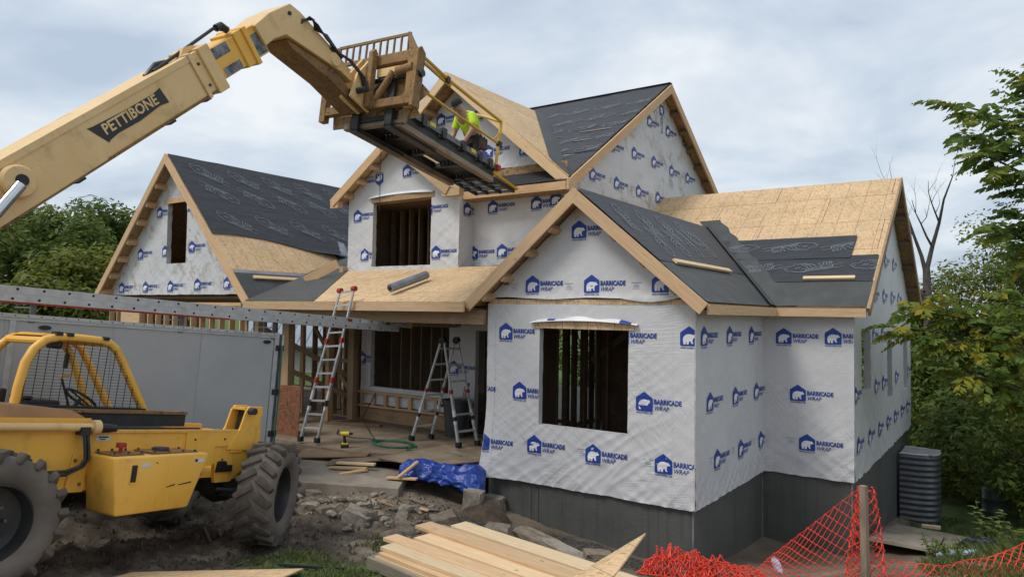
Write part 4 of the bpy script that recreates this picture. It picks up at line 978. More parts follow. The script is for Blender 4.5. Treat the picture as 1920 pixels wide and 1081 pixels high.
# front tower with stabiliser cylinder
for y0, y1 in ((-.63, -.60), (-.36, -.33)):
    part(MB().prism([(2.80, 1.14), (2.96, 1.40), (3.02, 1.62), (3.07, 1.68), (3.28, 1.68), (3.30, 1.60), (3.22, 1.38), (3.18, 1.12)], y0, y1, 'y'), 'front_tower_plate', 'yellow', bevel=.006)
part(MB().box(3.02, 3.28, -.60, -.36, 1.63, 1.66), 'tower_cap', 'yellow')
part(MB().prism([(3.05, 1.08), (3.10, 1.62), (3.28, 1.62), (3.30, 1.08)], -.56, -.40, 'y'), 'tower_pocket_shade', 'black')  # black filler stands in for the shade between the tower plates
for s_ in (-1,):
    part(MB().tube([(3.27, s_*.50, 1.60), (3.36, s_*.50, .98)], .085, 14), 'stabiliser_cylinder', 'yellow', smooth=True)
    part(MB().tube([(3.365, s_*.50, .99), (3.41, s_*.50, .70)], .04, 12), 'stabiliser_rod', 'chrome', smooth=True)
    part(MB().lathe([(0, -.10), (.045, -.10), (.045, .10), (0, .10)], 10), 'tower_pin', 'dark_steel', mw=Matrix.Translation((3.08, s_*.62, 1.62)))
part(MB().box(3.30, 3.40, -.52, .52, 1.0, 1.3), 'front_crossmember', 'yellow')
# hood, lift cylinder tube, hoses
part(MB().prism([(-1.2, 1.38), (1.0, 1.38), (1.02, 1.50), (.86, 1.575), (.2, 1.63), (-.9, 1.66), (-1.2, 1.6)], -.56, -.02, 'y'), 'engine_hood', 'hood', bevel=.03, smooth=True)
part(MB().box(-1.2, 1.04, -.60, -.565, 1.44, 1.50), 'hood_skirt', 'yellow')
part(MB().tube([(-1.2, -.66, 1.42), (1.04, -.66, 1.415)], .042, 12), 'side_tube', 'ochre', smooth=True)
part(MB().tube([(1.02, -.66, 1.415), (1.09, -.66, 1.415)], .075, 16), 'tube_collar', 'ochre', smooth=True)
part(MB().tube([(1.09, -.66, 1.41), (1.22, -.66, 1.405)], [.05, .045], 12), 'hydraulic_fitting', 'black', smooth=True)
part(MB().lathe([(0, -.03), (.04, -.03), (.04, .03), (0, .03)], 10, 'x'), 'hydraulic_fitting', 'dark_steel', mw=Matrix.Translation((1.25, -.66, 1.405)))
part(MB().box(.88, .98, -.72, -.62, 1.34, 1.42), 'hose_bracket', 'dark_steel')
for k in range(2):
    o_ = .035*k
    part(MB().tube([(.93+o_, -.70, 1.34), (.95+o_, -.72, 1.2), (.96+o_, -.73, 1.1), (.92+o_, -.72, 1.03), (.80, -.70, .985-o_), (.55, -.66, .975-o_), (.2, -.62, .99-o_)], .017, 8), 'hose', 'hose', smooth=True)
# boom rest trough
part(MB().box(1.05, 2.62, .0, .06, 1.37, 1.52).box(1.05, 2.62, -.30, -.27, 1.36, 1.38), 'boom_trough', 'dark_steel')
part(MB().box(1.02, 2.62, -.03, .10, 1.52, 1.555), 'trough_lip', 'rusty')
part(MB().box(1.0, 2.6, -.5, .5, 1.30, 1.33), 'deck_plate', 'dark_steel')
# cab guard
arch = [(.70, 1.46), (.71, 1.75), (.74, 2.02), (.80, 2.17), (.90, 2.28), (1.03, 2.325), (1.25, 2.335), (1.50, 2.335), (1.62, 2.315), (1.73, 2.25), (1.82, 2.12), (1.95, 1.92), (2.10, 1.69), (2.24, 1.48)]
cab = part(MB().tube([(x, .25, z) for x, z in arch], .05, 10), 'cab_guard', 'yellow', smooth=True)
part(MB().tube([(x, .98, z) for x, z in arch], .045, 10), 'guard_arch', 'yellow', cab, smooth=True)
for x, z in ((.88, 2.27), (1.62, 2.315)): part(MB().tube([(x, .25, z), (x, .98, z)], .04, 8), 'guard_crossbar', 'yellow', cab, smooth=True)
part(MB().box(.9, 1.6, .3, .95, 2.33, 2.345), 'roof_plate', 'yellow', cab)
wm = MB()
def ztop(x):
    for i in range(len(arch)-1):
        if arch[i][0] <= x <= arch[i+1][0]: return arch[i][1]+(arch[i+1][1]-arch[i][1])*(x-arch[i][0])/(arch[i+1][0]-arch[i][0]+1e-9)
    return 1.5
x = .75
while x < 2.2: wm.beam((x, .215, 1.56), (x, .215, ztop(x)+.03), .006, .006); x += .095
z = 1.585
while z < 2.36:
    xs_ = [q for q in np.arange(.70, 2.26, .01) if ztop(q)+.03 > z]
    if xs_: wm.beam((xs_[0], .211, z), (xs_[-1], .211, z), .0045, .0045)
    z += .034
w_ = part(wm, 'wire_mesh', 'ink', cab); w_['kind'] = 'stuff'
part(MB().prism([(.70, 1.36), (2.27, 1.36), (2.25, 1.52), (2.18, 1.57), (.72, 1.58)], .20, .27, 'y'), 'lower_panel', 'black', cab)
part(MB().prism([(.70, 1.36), (2.27, 1.36), (2.25, 1.50), (.72, 1.50)], .96, 1.0, 'y'), 'lower_panel', 'black', cab)
part(MB().tube([(1.36, .98, 2.32), (1.50, .98, 2.30), (1.62, .98, 2.15), (1.95, .98, 1.50)], .045, 10), 'front_post', 'yellow', cab, smooth=True)
part(MB().box(.95, 1.3, .45, .8, 1.38, 1.62).box(.90, 1.0, .45, .8, 1.62, 1.66), 'seat', 'black', cab, bevel=.03)
part(MB().box(.62, .70, .42, .62, 1.55, 1.73), 'headrest', 'black', cab, bevel=.02)
sw = MB(); sw.tube([(.19*math.cos(a), .19*math.sin(a), 0) for a in np.linspace(0, 2*math.pi, 25)], .016, 8, cap=False); sw.beam((-.19, 0, 0), (.19, 0, 0), .03, .012); sw.tube([(0, 0, 0), (0, 0, -.4)], .025, 8)
part(sw, 'steering_wheel', 'black', cab, mw=Matrix.Translation((1.62, .62, 1.64))@Matrix.Rotation(.6, 4, 'Y'), smooth=True)
part(MB().box(1.52, 1.56, .88, .94, 1.98, 2.16), 'mirror', 'black', cab, bevel=.012)
part(MB().tube([(1.54, .95, 2.26), (1.54, .91, 2.10)], .01, 6), 'mirror_arm', 'black', cab)
part(MB().box(1.00, 1.12, .28, .42, 2.20, 2.31), 'work_lamp', 'black', cab, bevel=.02)
for x in (.98, 1.10, 1.52): part(MB().box(x, x+.07, .19, .30, 2.345, 2.385), 'guard_clamp', 'black', cab)
part(MB().tube([(1.44, .8, 1.86), (1.46, .8, 1.90), (1.56, .82, 1.91)], .018, 8), 'control_lever', 'yellow', cab)
part(MB().tube([(1.46, .8, 1.86), (1.60, .78, 1.5)], .014, 8), 'control_lever', 'black', cab)
# axles and wheels
for x in (0, 3.27):
    ax_ = part(MB().box(x-.12, x+.12, -.75, .75, .50, .74), 'axle', 'dark_steel'); part(MB().lathe([(0, -.2), (.2, -.16), (.24, 0), (.2, .16), (0, .2)], 14), 'differential', 'dark_steel', ax_, mw=Matrix.Translation((x, 0, .62)))
part(MB().tube([(2.75, -.58, .66), (3.12, -.72, .62)], .028, 8), 'tie_rod', 'dark_steel')
def carc():
    return MB().lathe([(.335, -.15), (.37, -.205), (.47, -.225), (.545, -.21), (.58, -.17), (.585, 0), (.58, .17), (.545, .21), (.47, .225), (.37, .205), (.335, .15)], 48)
carcass = carc().mesh('wheel', 'tyre_side', smooth=2)
lug_mb = MB()
lug_mb.prism([(-.05, -.11), (.05, -.11), (.03, .13), (-.038, .13)], -.06, .042, 'z')
lug = lug_mb.mesh('tread_lug', 'rubber', bevel=.014, smooth=True)
rimm = MB().lathe([(.335, -.15), (.345, -.165), (.33, -.17), (.315, -.12), (.31, -.02), (.22, .01), (.12, -.02), (.115, -.07), (.0, -.075)], 36).mesh('rim', 'rim', smooth=True)
rimb = MB().lathe([(.335, .15), (.345, .165), (.33, .17), (.315, .12), (.25, .05), (.0, .05)], 36).mesh('rim', 'rim', smooth=True)
bolt = MB().lathe([(0, -.02), (.016, -.018), (.018, .01)], 6).mesh('wheel_nut', 'steel')
def wheel(x, s_, steer=0):
    mw = Matrix.Translation((x, s_*.94, .62))@Matrix.Rotation(steer, 4, 'Z')@(Matrix.Rotation(math.pi, 4, 'Z') if s_ > 0 else Matrix.Identity(4))
    w = link('wheel', carcass, tele, mw)
    link('rim', rimm, w); link('rim_back', rimb, w)
    n = 20
    for k in range(n):
        for sd in (-1, 1):
            a = 2*math.pi*(k+(.5 if sd > 0 else 0))/n
            # local: x tangent, y lateral, z radial
            R_ = Matrix.Rotation(-a, 4, 'Y')@Matrix.Translation((0, sd*.115, .585))@Matrix.Rotation(sd*.62, 4, 'Z')@(Matrix.Rotation(math.pi, 4, 'Z') if sd < 0 else Matrix.Identity(4))
            link('tread_lug', lug, w, R_)
    for k in range(8):
        a = 2*math.pi*k/8; link('wheel_nut', bolt, w, Matrix.Translation((.165*math.cos(a), -.035, .165*math.sin(a))))
    return w
wheel(0, -1); wheel(0, 1); wheel(3.27, -1, math.radians(28)); wheel(3.27, 1, math.radians(28))
# boom: direction and its frame (local x along boom, z up-perpendicular)
bd = V((.676, 0, .737)).normalized(); bu = V((-bd.z, 0, bd.x))
BM = basis(V((.115, 0, 3.79)), bd, V((0, 1, 0)), bu)
def bpart(mb, name, mat, parent, **k): return mb.build(name, mat, parent, **k)
boom = part(MB().box(-3.6, 2.97, -.25, .25, -.265, .265), 'boom', 'ochre', mw=BM, bevel=.02)
bpart(MB().box(-3.6, 2.75, -.262, -.251, .19, .262), 'boom_flange', 'ochre', boom)
bpart(MB().box(-3.6, 2.97, -.27, .27, -.283, -.262), 'boom_bottom_plate', 'rusty', boom)
bpart(MB().prism([(-1.6, -.262), (.95, -.262), (1.0, -.14), (.92, -.10), (-.0, .09), (-1.6, .15)], -.266, -.2515, 'y'), 'boom_gusset', 'ochre', boom, bevel=.004)
bpart(MB().box(2.62, 2.68, -.275, .275, -.30, .285), 'end_collar', 'ochre', boom, bevel=.008)
bpart(MB().box(2.80, 2.99, -.285, .285, -.31, .29), 'end_collar', 'ochre', boom, bevel=.012)
for x, z in ((2.73, .12), (2.73, -.16)): bpart(MB().lathe([(0, -.268), (.018, -.266), (.018, -.25)], 8), 'collar_bolt', 'dark_steel', boom, mw=Matrix.Translation((x, 0, z)))
for x in (.55, 1.95, 2.6): bpart(MB().box(x, x+.10, -.2, .2, -.325, -.284), 'wear_pad', 'black', boom)
# decal: black bow-tie with the maker's lettering
def bl2(p): q = V((p[0], 0, p[1]))-V((.115, 0, 3.79)); return (q.dot(bd), q.dot(bu))
dk = [bl2(p) for p in ((.80, 4.76), (1.49, 5.51), (1.58, 5.38), (.99, 4.67))]
x0_, x1_ = .955, 2.04
pts = [(x0_, .145), (x0_+.06, .135), (x0_+.5, .115), (x1_-.12, .115), (x1_, .135), (x1_+.015, -.055), (x1_-.12, -.035), (x0_+.62, -.065), (x0_+.30, -.055), (x0_+.16, -.075), (x0_+.135, -.09)]
bpart(MB().prism([(p[0], p[1]-.03) for p in pts], -.2565, -.2515, 'y'), 'name_decal', 'ink', boom)
tv, tf = text2d('PETTIBONE', .165, .004, 0, 'LEFT', .97)
lt = MB().add([(x0_+.15+x, -.2575, y-.035) for x, y in tv], tf); bpart(lt, 'decal_lettering', 'ochre', boom, fix=False)
# lift cylinder with boss
bpart(MB().lathe([(0, -.34), (.15, -.34), (.17, -.32), (.17, -.25)], 24), 'cylinder_boss', 'ochre', boom, mw=Matrix.Translation((-.02, 0, .02)), smooth=True)
bpart(MB().lathe([(0, -.36), (.06, -.36), (.065, -.335), (.065, -.30)], 14), 'boss_pin', 'black', boom, mw=Matrix.Translation((-.0, 0, .02)))
part(MB().tube([(.06, -.42, 3.74), (-.85, -.42, 1.9)], .055, 14), 'lift_cylinder_rod', 'chrome', smooth=True)
part(MB().tube([(-.55, -.42, 2.5), (-1.1, -.42, 1.4)], .09, 14), 'lift_cylinder', 'yellow', smooth=True)
bpart(MB().box(.30, .47, -.2575, -.252, -.20, -.13), 'sticker', 'sticker', boom, mw=Matrix.Rotation(-.1, 4, 'Y'))
# second stage and worn patches
b2 = part(MB().box(2.95, 4.0, -.20, .20, -.215, .20), 'boom_second_stage', 'yellow', mw=BM, bevel=.012)
for x0_, z0_, z1_ in ((3.02, .05, .19), (3.10, -.205, -.09)): bpart(MB().box(x0_, x0_+.33, -.2035, -.2005, z0_, z1_), 'worn_patch', 'wear', b2)
bpart(MB().box(3.50, 3.72, -.225, .225, -.245, .235).box(3.66, 3.74, -.255, .255, -.275, .245), 'stage_collar', 'yellow', b2, bevel=.012)
bpart(MB().box(3.76, 3.98, -.2035, -.2005, -.19, .10), 'worn_patch', 'wear', b2)
bpart(MB().tube([(2.2, -.1, .27), (2.9, -.1, .33), (3.35, -.1, .37), (3.5, -.1, .30)], .022, 8).tube([(2.1, -.05, .25), (2.3, -.06, .31), (2.45, -.07, .28)], .04, 8).tube([(3.40, -.1, .36), (3.5, -.1, .36), (3.56, -.1, .27)], .05, 8), 'hose_bundle', 'hose', b2, smooth=True)
bpart(MB().prism([(2.60, .265), (2.95, .285), (2.85, .33), (2.72, .35)], -.16, -.06, 'y'), 'hose_bracket', 'ochre', b2)
# gooseneck
NP = [(2.62, 6.80), (2.84, 7.11), (3.17, 7.43), (3.38, 7.41), (3.95, 7.24), (4.52, 7.05), (4.80, 6.85), (4.70, 6.60), (4.45, 6.78), (3.20, 6.96), (2.99, 6.79), (2.86, 6.62)]
NPu = [(2.62, 6.80), (2.84, 7.11), (3.17, 7.43), (3.38, 7.41), (3.95, 7.24), (4.52, 7.05), (4.62, 6.86), (4.35, 6.92), (3.18, 6.95), (2.99, 6.79), (2.86, 6.62)]
gn = part(MB().prism(NPu, -.25, .25, 'y'), 'boom_head', 'ochre', bevel=.012)
part(MB().prism([(3.25, 6.92), (4.3, 6.90), (5.0, 6.55), (4.98, 6.50), (4.2, 6.72), (3.35, 6.84)], -.2, .25, 'y'), 'head_underside', 'rusty', gn)
part(MB().lathe([(0, -.275), (.03, -.27), (.03, -.25)], 10), 'head_pin', 'dark_steel', gn, mw=Matrix.Translation((3.18, 0, 7.28)))
part(MB().lathe([(0, -.285), (.10, -.28), (.12, -.25)], 18), 'head_boss', 'ochre', gn, mw=Matrix.Translation((4.18, 0, 7.04)), smooth=True)
for k in range(4):
    part(MB().tube([(3.42, -.24, 7.25+.02*k), (3.50+.03*k, -.32, 7.38), (3.66, -.34+.02*k, 7.33-.02*k), (3.9, -.30, 7.24+.02*k), (4.2, -.29, 7.16), (4.45, -.32, 7.12+.01*k), (4.66+.03*k, -.38, 6.98), (4.78, -.36-.03*k, 6.78), (4.94, -.42, 6.80), (5.02, -.52, 6.98+.02*k), (5.0, -.62, 7.10)], .016, 7), 'hose', 'hose', gn, smooth=True)
part(MB().tube([(4.05, -.24, 7.20), (4.30, -.26, 7.13)], .05, 10), 'hose_clamp', 'black', gn, smooth=True)
# carriage: pivot plates, tilt cylinders, frame, backrest
car = part(MB().box(4.93, 5.05, -1.27, .70, 6.52, 6.66), 'fork_carriage', 'rusty', bevel=.008)
def cp(mb, n, m='rusty', **k): return part(mb, n, m, car, **k)
cp(MB().prism([(4.86, 6.44), (5.06, 6.44), (5.10, 7.40), (4.98, 7.48), (4.90, 7.40)], -1.30, -1.24, 'y'), 'side_upright', bevel=.006)
cp(MB().box(4.93, 5.05, -1.24, -1.08, 6.66, 7.30), 'side_upright')
cp(MB().box(4.92, 5.04, .58, .70, 6.42, 7.06), 'side_upright')
cp(MB().box(4.94, 5.06, -1.24, .10, 7.26, 7.44), 'top_beam', bevel=.008)
cp(MB().box(4.95, 5.03, -1.2, -.45, 7.06, 7.20), 'tilt_bracket', 'ochre')
cp(MB().tube([(5.0, -1.25, 7.02), (5.0, .65, 7.02)], .04, 10), 'fork_shaft', 'black', smooth=True)
cp(MB().lathe([(0, -.06), (.06, -.06), (.06, .02), (0, .02)], 12), 'shaft_knob', 'black', mw=Matrix.Translation((5.0, -1.30, 7.02)))
for y in (-.32, -.12): cp(MB().prism([(4.52, 6.58), (4.98, 6.48), (5.02, 7.36), (4.92, 7.42), (4.62, 7.0)], y-.025, y+.025, 'y'), 'pivot_plate', 'ochre', bevel=.006)
cp(MB().prism([(4.80, 6.50), (4.92, 6.50), (4.92, 7.46), (4.86, 7.52), (4.80, 7.46)], -.46, -.36, 'y'), 'pivot_link', 'rusty', bevel=.01)
cp(MB().tube([(4.95, -.42, 6.58), (4.97, -.78, 7.12)], .06, 12), 'tilt_cylinder', 'rusty', smooth=True)
cp(MB().tube([(4.97, -.86, 7.10), (4.97, -1.18, 7.14)], .085, 12), 'tilt_cylinder', 'rusty', smooth=True)
cp(MB().tube([(4.6, -.0, 7.12), (4.98, -.0, 7.2)], .05, 12), 'tilt_cylinder', 'ochre', smooth=True)
cp(MB().lathe([(0, -.52), (.05, -.5), (.05, .1), (0, .12)], 12), 'pivot_pin', 'dark_steel', mw=Matrix.Translation((4.66, 0, 6.72)))
cp(MB().beam((5.0, .48, 7.75), (5.0, -1.04, 7.75), .035, .045), 'backrest_rail', 'rusty')
cp(MB().prism([(-1.24, 7.40), (-1.02, 7.78), (-.98, 7.78), (-1.06, 7.40)], 4.98, 5.02, 'x'), 'backrest_side', 'rusty'); cp(MB().beam((5.0, .50, 7.76), (5.0, .62, 7.45), .03, .05), 'backrest_side', 'rusty')
for k in range(11): y = .46-k*.146; cp(MB().beam((5.0, y, 7.42), (5.0, y-.0, 7.74), .022, .035, (1, 0, 0)), 'backrest_bar', 'rusty')
cp(MB().box(4.97, 5.03, -1.1, .6, 7.40, 7.45), 'backrest_rail', 'rusty')
for y in (-.72, -.02):
    cp(MB().box(5.02, 5.08, y-.07, y+.07, 6.22, 7.06), 'fork', 'dark_steel'); cp(MB().box(5.02, 6.3, y-.07, y+.07, 6.20, 6.255), 'fork', 'dark_steel')
# ------------------------------------------------------------------ work platform held on the forks
plat = empty('work_platform', TM, 'long steel work platform with yellow guard rail held up on the forks', 'work platform')
def pp(mb, n, m, parent=None, **k): return mb.build(n, m, parent or plat, **k)
dk_ = pp(MB().box(5.10, 8.25, -.84, -.78, 6.36, 6.50).box(5.10, 8.25, .08, .14, 6.36, 6.50), 'deck_frame', 'dark_steel')
for x in (5.12, 5.9, 6.7, 7.45, 8.2): pp(MB().box(x-.04, x+.04, -.78, .08, 6.37, 6.45), 'cross_member', 'dark_steel')
g_ = MB()
for y in np.arange(-.76, .08, .085):
    for x0_, x1_ in ((5.14, 5.88), (5.92, 6.68), (6.72, 7.43), (7.47, 8.18)):
        if random.random() < .12: continue
        g_.box(x0_, x1_, y, y+.066, 6.455, 6.475)
o = pp(g_, 'deck_grating', 'dark_steel'); o['kind'] = 'stuff'
for y in (-.82, .12): pp(MB().box(5.15 if y < 0 else 5.0, 8.2, y-.06, y+.06, 6.25, 6.355), 'support_timber', 'grey_wood', bevel=.008)
pp(MB().box(5.12, 5.22, -.95, .3, 6.30, 6.44), 'end_timber', 'grey_wood')
pp(MB().box(5.10, 8.28, -.90, -.86, 6.52, 6.62), 'side_channel', 'steel'); pp(MB().box(5.4, 8.25, -.80, -.70, 6.51, 6.60), 'side_channel', 'steel')
for x in (5.75, 6.35, 7.0, 7.6, 8.0): pp(MB().box(x-.06, x+.06, -.93, -.82, 6.48, 6.66), 'channel_clamp', 'dark_steel')
for x in (6.0, 7.35, 8.05): pp(MB().box(x-.08, x+.08, -.908, -.901, 6.56, 6.63), 'hazard_sticker', 'tape_yellow')
# extension part
for y in (-.80, -.48, -.16, .12): pp(MB().box(8.1, 9.2, y-.025, y+.025, 6.33, 6.40), 'extension_rail', 'dark_steel')
for x in (8.3, 8.6, 8.9, 9.18): pp(MB().box(x-.02, x+.02, -.8, .12, 6.34, 6.39), 'extension_rung', 'steel')
g_ = MB()
for x in np.arange(8.32, 9.15, .045): g_.box(x, x+.012, -.78, .10, 6.395, 6.405)
o = pp(g_, 'extension_grating', 'steel'); o['kind'] = 'stuff'
pp(MB().beam((8.2, -.86, 6.45), (9.22, -.86, 6.41), .05, .05), 'extension_edge', 'safety')
pp(MB().box(8.22, 8.34, -.95, -.85, 6.52, 6.62), 'toolbox', 'red')
# guard rail
def rail(n, pts, r=.026): return pp(MB().tube(pts, r, 8), n, 'safety', smooth=True)
rail('top_rail', [(5.20, -.90, 7.55), (5.47, -.88, 7.66), (6.4, -.86, 7.60), (7.3, -.85, 7.59), (8.36, -.85, 7.58)], .032)
rail('top_rail', [(5.47, -.84, 7.60), (6.5, -.83, 7.54)], .03)
rail('mid_rail', [(5.30, -.92, 7.06), (6.5, -.86, 7.08), (8.33, -.85, 7.10)])
rail('rail_post', [(8.36, -.85, 7.58), (8.33, -.85, 7.10), (8.26, -.86, 6.5)], .032)
rail('end_bar', [(8.36, -.85, 7.57), (8.30, -.45, 7.72), (8.22, .02, 7.84)], .028)
rail('rail_brace', [(8.35, -.85, 7.36), (8.12, -.84, 7.10)], .014)
pp(MB().box(6.3, 6.4, -.90, -.82, 7.53, 7.64), 'rail_clamp', 'black'); pp(MB().box(8.28, 8.40, -.90, -.82, 7.04, 7.14), 'rail_clamp', 'black')
# scrap sheets tied behind the carriage
pp(MB().prism([(-1.02, 6.30), (.55, 6.34), (.62, 6.98), (.45, 6.62), (.3, 7.1), (-1.15, 7.02), (-1.42, 6.75), (-1.08, 6.5)], 5.13, 5.145, 'x'), 'osb_scrap', 'osb_dim')
pp(MB().prism([(-1.28, 6.36), (-.7, 6.36), (-1.05, 6.72)], 5.16, 5.175, 'x'), 'osb_scrap', 'osb_dim')
pp(MB().prism([(-.6, 7.22), (-1.2, 7.22), (-1.1, 7.0), (-.6, 6.96)], 5.16, 5.17, 'x'), 'osb_scrap', 'osb_dim')
# loose things on the platform
MB().box(0, 1.5, -.10, .0, 0, .05).build('steel_channel_bar', 'steel', None, TM@Matrix.Translation((6.0, -.52, 6.48)))
setp(bpy.data.objects['steel_channel_bar'], 'grey steel channel bar lying on the platform beside the worker', 'steel bar')
board('plank', TM@V((7.35, -.60, 6.60)), TM@V((8.1, -.60, 6.60)), .20, .04, 'old_lumber')
setp(bpy.data.objects['plank'], 'short brown plank lying on the raised platform under the worker', 'plank')
# chain hanging under the platform
ch_ = MB(); q0 = TM@V((5.9, .12, 6.3))
for k in range(24):
    p = q0-V((0, 0, .05*k)); ch_.tube([p+V((.012*math.cos(a), .012*math.sin(a)*(k % 2), .026*math.sin(a))) if k % 2 == 0 else p+V((0, .012*math.cos(a), .026*math.sin(a))) for a in np.linspace(0, 2*math.pi, 7)], .004, 4, cap=False)
setp(ch_.build('chain', 'dark_steel'), 'thin chain hanging below the left edge of the work platform', 'chain')
# ------------------------------------------------------------------ worker
def skin_mesh(name, verts, edges, radii, root=0, sub=2):
    me = bpy.data.meshes.new(name); me.from_pydata(verts, edges, []); o = bpy.data.objects.new(name, me); C.objects.link(o)
    sk = o.modifiers.new('s', 'SKIN'); sk.use_smooth_shade = True
    for i, r in enumerate(radii):
        rr = r if isinstance(r, tuple) else (r, r); me.skin_vertices[0].data[i].radius = rr
    me.skin_vertices[0].data[root].use_root = True
    o.modifiers.new('d', 'SUBSURF').levels = sub; o.modifiers['d'].render_levels = sub
    dg = bpy.context.evaluated_depsgraph_get(); nm = bpy.data.meshes.new_from_object(o.evaluated_get(dg))
    bpy.data.objects.remove(o); nm.name = name; nm.polygons.foreach_set('use_smooth', [True]*len(nm.polygons)); return nm
# worker frame: local x = facing (towards the carriage, i.e. back along the platform), z up; origin on the deck
WP = TM@V((8.10, -.52, 6.50))
face = (-(th.copy())); face.z = 0; face.normalize(); face = (face*.95+V((-.25, 0, 0))).normalized(); lat = UPZ.cross(face)
WM = basis(WP, face, lat, UPZ)@Matrix.Scale(1.12, 4)
bv = [(0, 0, .50), (.10, 0, .66), (.24, 0, .82), (.34, 0, .93), (.41, 0, .985), (.485, 0, 1.04)]         # pelvis, waist, chest, neck base, neck, head centre
be = [(0, 1), (1, 2), (2, 3), (3, 4), (4, 5)]; br = [(.14, .16), (.125, .15), (.135, .175), (.085, .11), (.054, .056), (.08, .09)]
bv += [(.56, 0, .99)]; be += [(5, 6)]; br += [(.06, .07)]           # face / jaw
for s_ in (-1, 1):
    b0 = len(bv)
    bv += [(.30, s_*.20, .88), (.34, s_*.235, .62), (.48, s_*.20, .40), (.53, s_*.19, .34)]
    be += [(2, b0), (b0, b0+1), (b0+1, b0+2), (b0+2, b0+3)]; br += [.068, .048, .036, .034]
    for k, (dx, dy, L_) in enumerate(((.0, .03, .07), (.012, .012, .085), (.012, -.006, .08), (.005, -.024, .065), (-.02, .035, .045))):
        p = (.53+dx, s_*.19+dy, .34); i0 = len(bv)
        bv += [(p[0]+.03, p[1], .34-L_*.55), (p[0]+.035, p[1]-s_*.004, .34-L_)]; be += [(b0+3, i0), (i0, i0+1)]; br += [.011, .009]
    i0 = len(bv)
    bv += [(.03, s_*.11, .44), (.12, s_*.13, .10), (.0, s_*.13, .075), (-.28, s_*.13, .07), (-.33, s_*.13, .06), (-.34, s_*.13, .03)]
    be += [(0, i0), (i0, i0+1), (i0+1, i0+2), (i0+2, i0+3), (i0+3, i0+4), (i0+4, i0+5)]; br += [.105, .075, .07, .05, .05, .045]
wme = skin_mesh('person', bv, be, br, 0, 2)
for m in ('skin', 'pants'): wme.materials.append(M[m])
wme.polygons.foreach_set('material_index', [1 if (p.center.z < .60 and abs(p.center.y) < .19 and p.center.x < .30) else 0 for p in wme.polygons])
person = setp(link('person', wme, None, WM), 'person in neon yellow shirt and black cap kneeling and leaning forward on the platform', 'person')
sv = [(.03, 0, .58), (.10, 0, .68), (.24, 0, .83), (.33, 0, .925), (.37, 0, .95)]; se = [(0, 1), (1, 2), (2, 3), (3, 4)]; sr = [(.15, .175), (.142, .168), (.15, .19), (.10, .125), (.075, .08)]
for s_ in (-1, 1):
    b0 = len(sv); sv += [(.29, s_*.20, .87), (.325, s_*.235, .68)]; se += [(2, b0), (b0, b0+1)]; sr += [.084, .072]
sh = skin_mesh('shirt', sv, se, sr, 0, 2); sh.materials.append(M['hivis']); link('shirt', sh, person)
cap = MB().lathe([(0, .125), (.05, .118), (.085, .09), (.103, .045), (.106, .0)], 20, 'z')
cap.prism([(.06, -.085), (.15, -.065), (.19, 0), (.15, .065), (.06, .085)], -.004, .006, 'z')
cap.build('cap', 'cap', person, Matrix.Translation((.485, 0, 1.068))@Matrix.Rotation(.42, 4, 'Y')@Matrix.Scale(1.0, 4), smooth=True)
MB().lathe([(.158, -.035), (.172, -.03), (.172, .03), (.158, .035)], 22, 'z').build('tool_belt', 'leather', person, Matrix.Translation((.015, 0, .53))@Matrix.Rotation(.3, 4, 'Y'))
for s_ in (-1, 1): MB().box(-.07, .10, -.035, .035, -.20, .0).build('tool_pouch', 'leather', person, Matrix.Translation((.02, s_*.20, .53)), bevel=.015)
MB().tube([(0, 0, 0), (0, .01, -.30)], .008, 6).build('tool_handle', 'steel', person, Matrix.Translation((-.03, -.24, .55)))
# ------------------------------------------------------------------ cargo trailer
XT = V((0, -1, .078)).normalized(); TRM = basis(V((-6.53, -2.47, 2.43)), XT, V((1, 0, 0)), XT.cross(V((1, 0, 0))))
trl = empty('cargo_trailer', TRM, 'grey enclosed cargo trailer parked behind the boom forklift', 'trailer')
def tp(mb, n, m, parent=None, **k): return mb.build(n, m, parent or trl, **k)
hk = lambda x, y: .004*mn.noise(V((x*1.1, y*1.1, 3)))+.010*max(0, mn.noise(V((x*.7+4, y*.9, 8))))**2+.006*max(0, mn.noise(V((x*5, y*5, 1)))-.35)
bdy = tp(MB().box(.02, 5.4, -2.08, -.02, -1.98, -.02), 'body', 'skin_metal')
for i in range(4):     # skin sheets, each bowed a little
    x0_, x1_ = .06+i*1.34, .06+(i+1)*1.34-.004
    mb = MB(); sheet(mb, x0_, x1_, lambda x: -.075, lambda x: -1.90, [], lambda x, y, i=i: hk(x+i*3, y)-.002, .06)
    mb.v = [(a, c-.0, b) for a, b, c in mb.v]; tp(mb, 'side_sheet', 'skin_metal', bdy, fix=False, smooth=2)
tp(MB().box(0, 5.42, -.03, .018, -.085, .0), 'top_rail', 'alum', bdy); tp(MB().box(0, 5.42, .018, .03, -.05, -.035), 'rail_bead', 'alum_bright', bdy)
tp(MB().box(0, 5.42, -.03, .016, -1.98, -1.89), 'bottom_rail', 'alum', bdy)
rv = MB().lathe([(0, .006), (.008, .004), (.009, 0)], 6, 'z').mesh('rivet', 'dark_steel')
for k in range(36): link('rivet', rv, bdy, Matrix.Translation((.08+k*.15, .019, -.022))@Matrix.Rotation(-math.pi/2, 4, 'X'))
tp(MB().box(-.03, .05, -.06, .022, -2.0, .015), 'corner_post', 'alum', bdy); tp(MB().box(-.10, -.03, -.10, .012, -1.98, -.01), 'door_edge', 'steel', bdy)
tp(MB().box(3.96, 4.03, -.01, .014, -1.9, -.08), 'seam_strip', 'alum', bdy)
for z in (-.25, -1.0, -1.7): tp(MB().box(-.14, .03, -.04, .03, z-.05, z+.05), 'door_hinge', 'dark_steel', bdy)
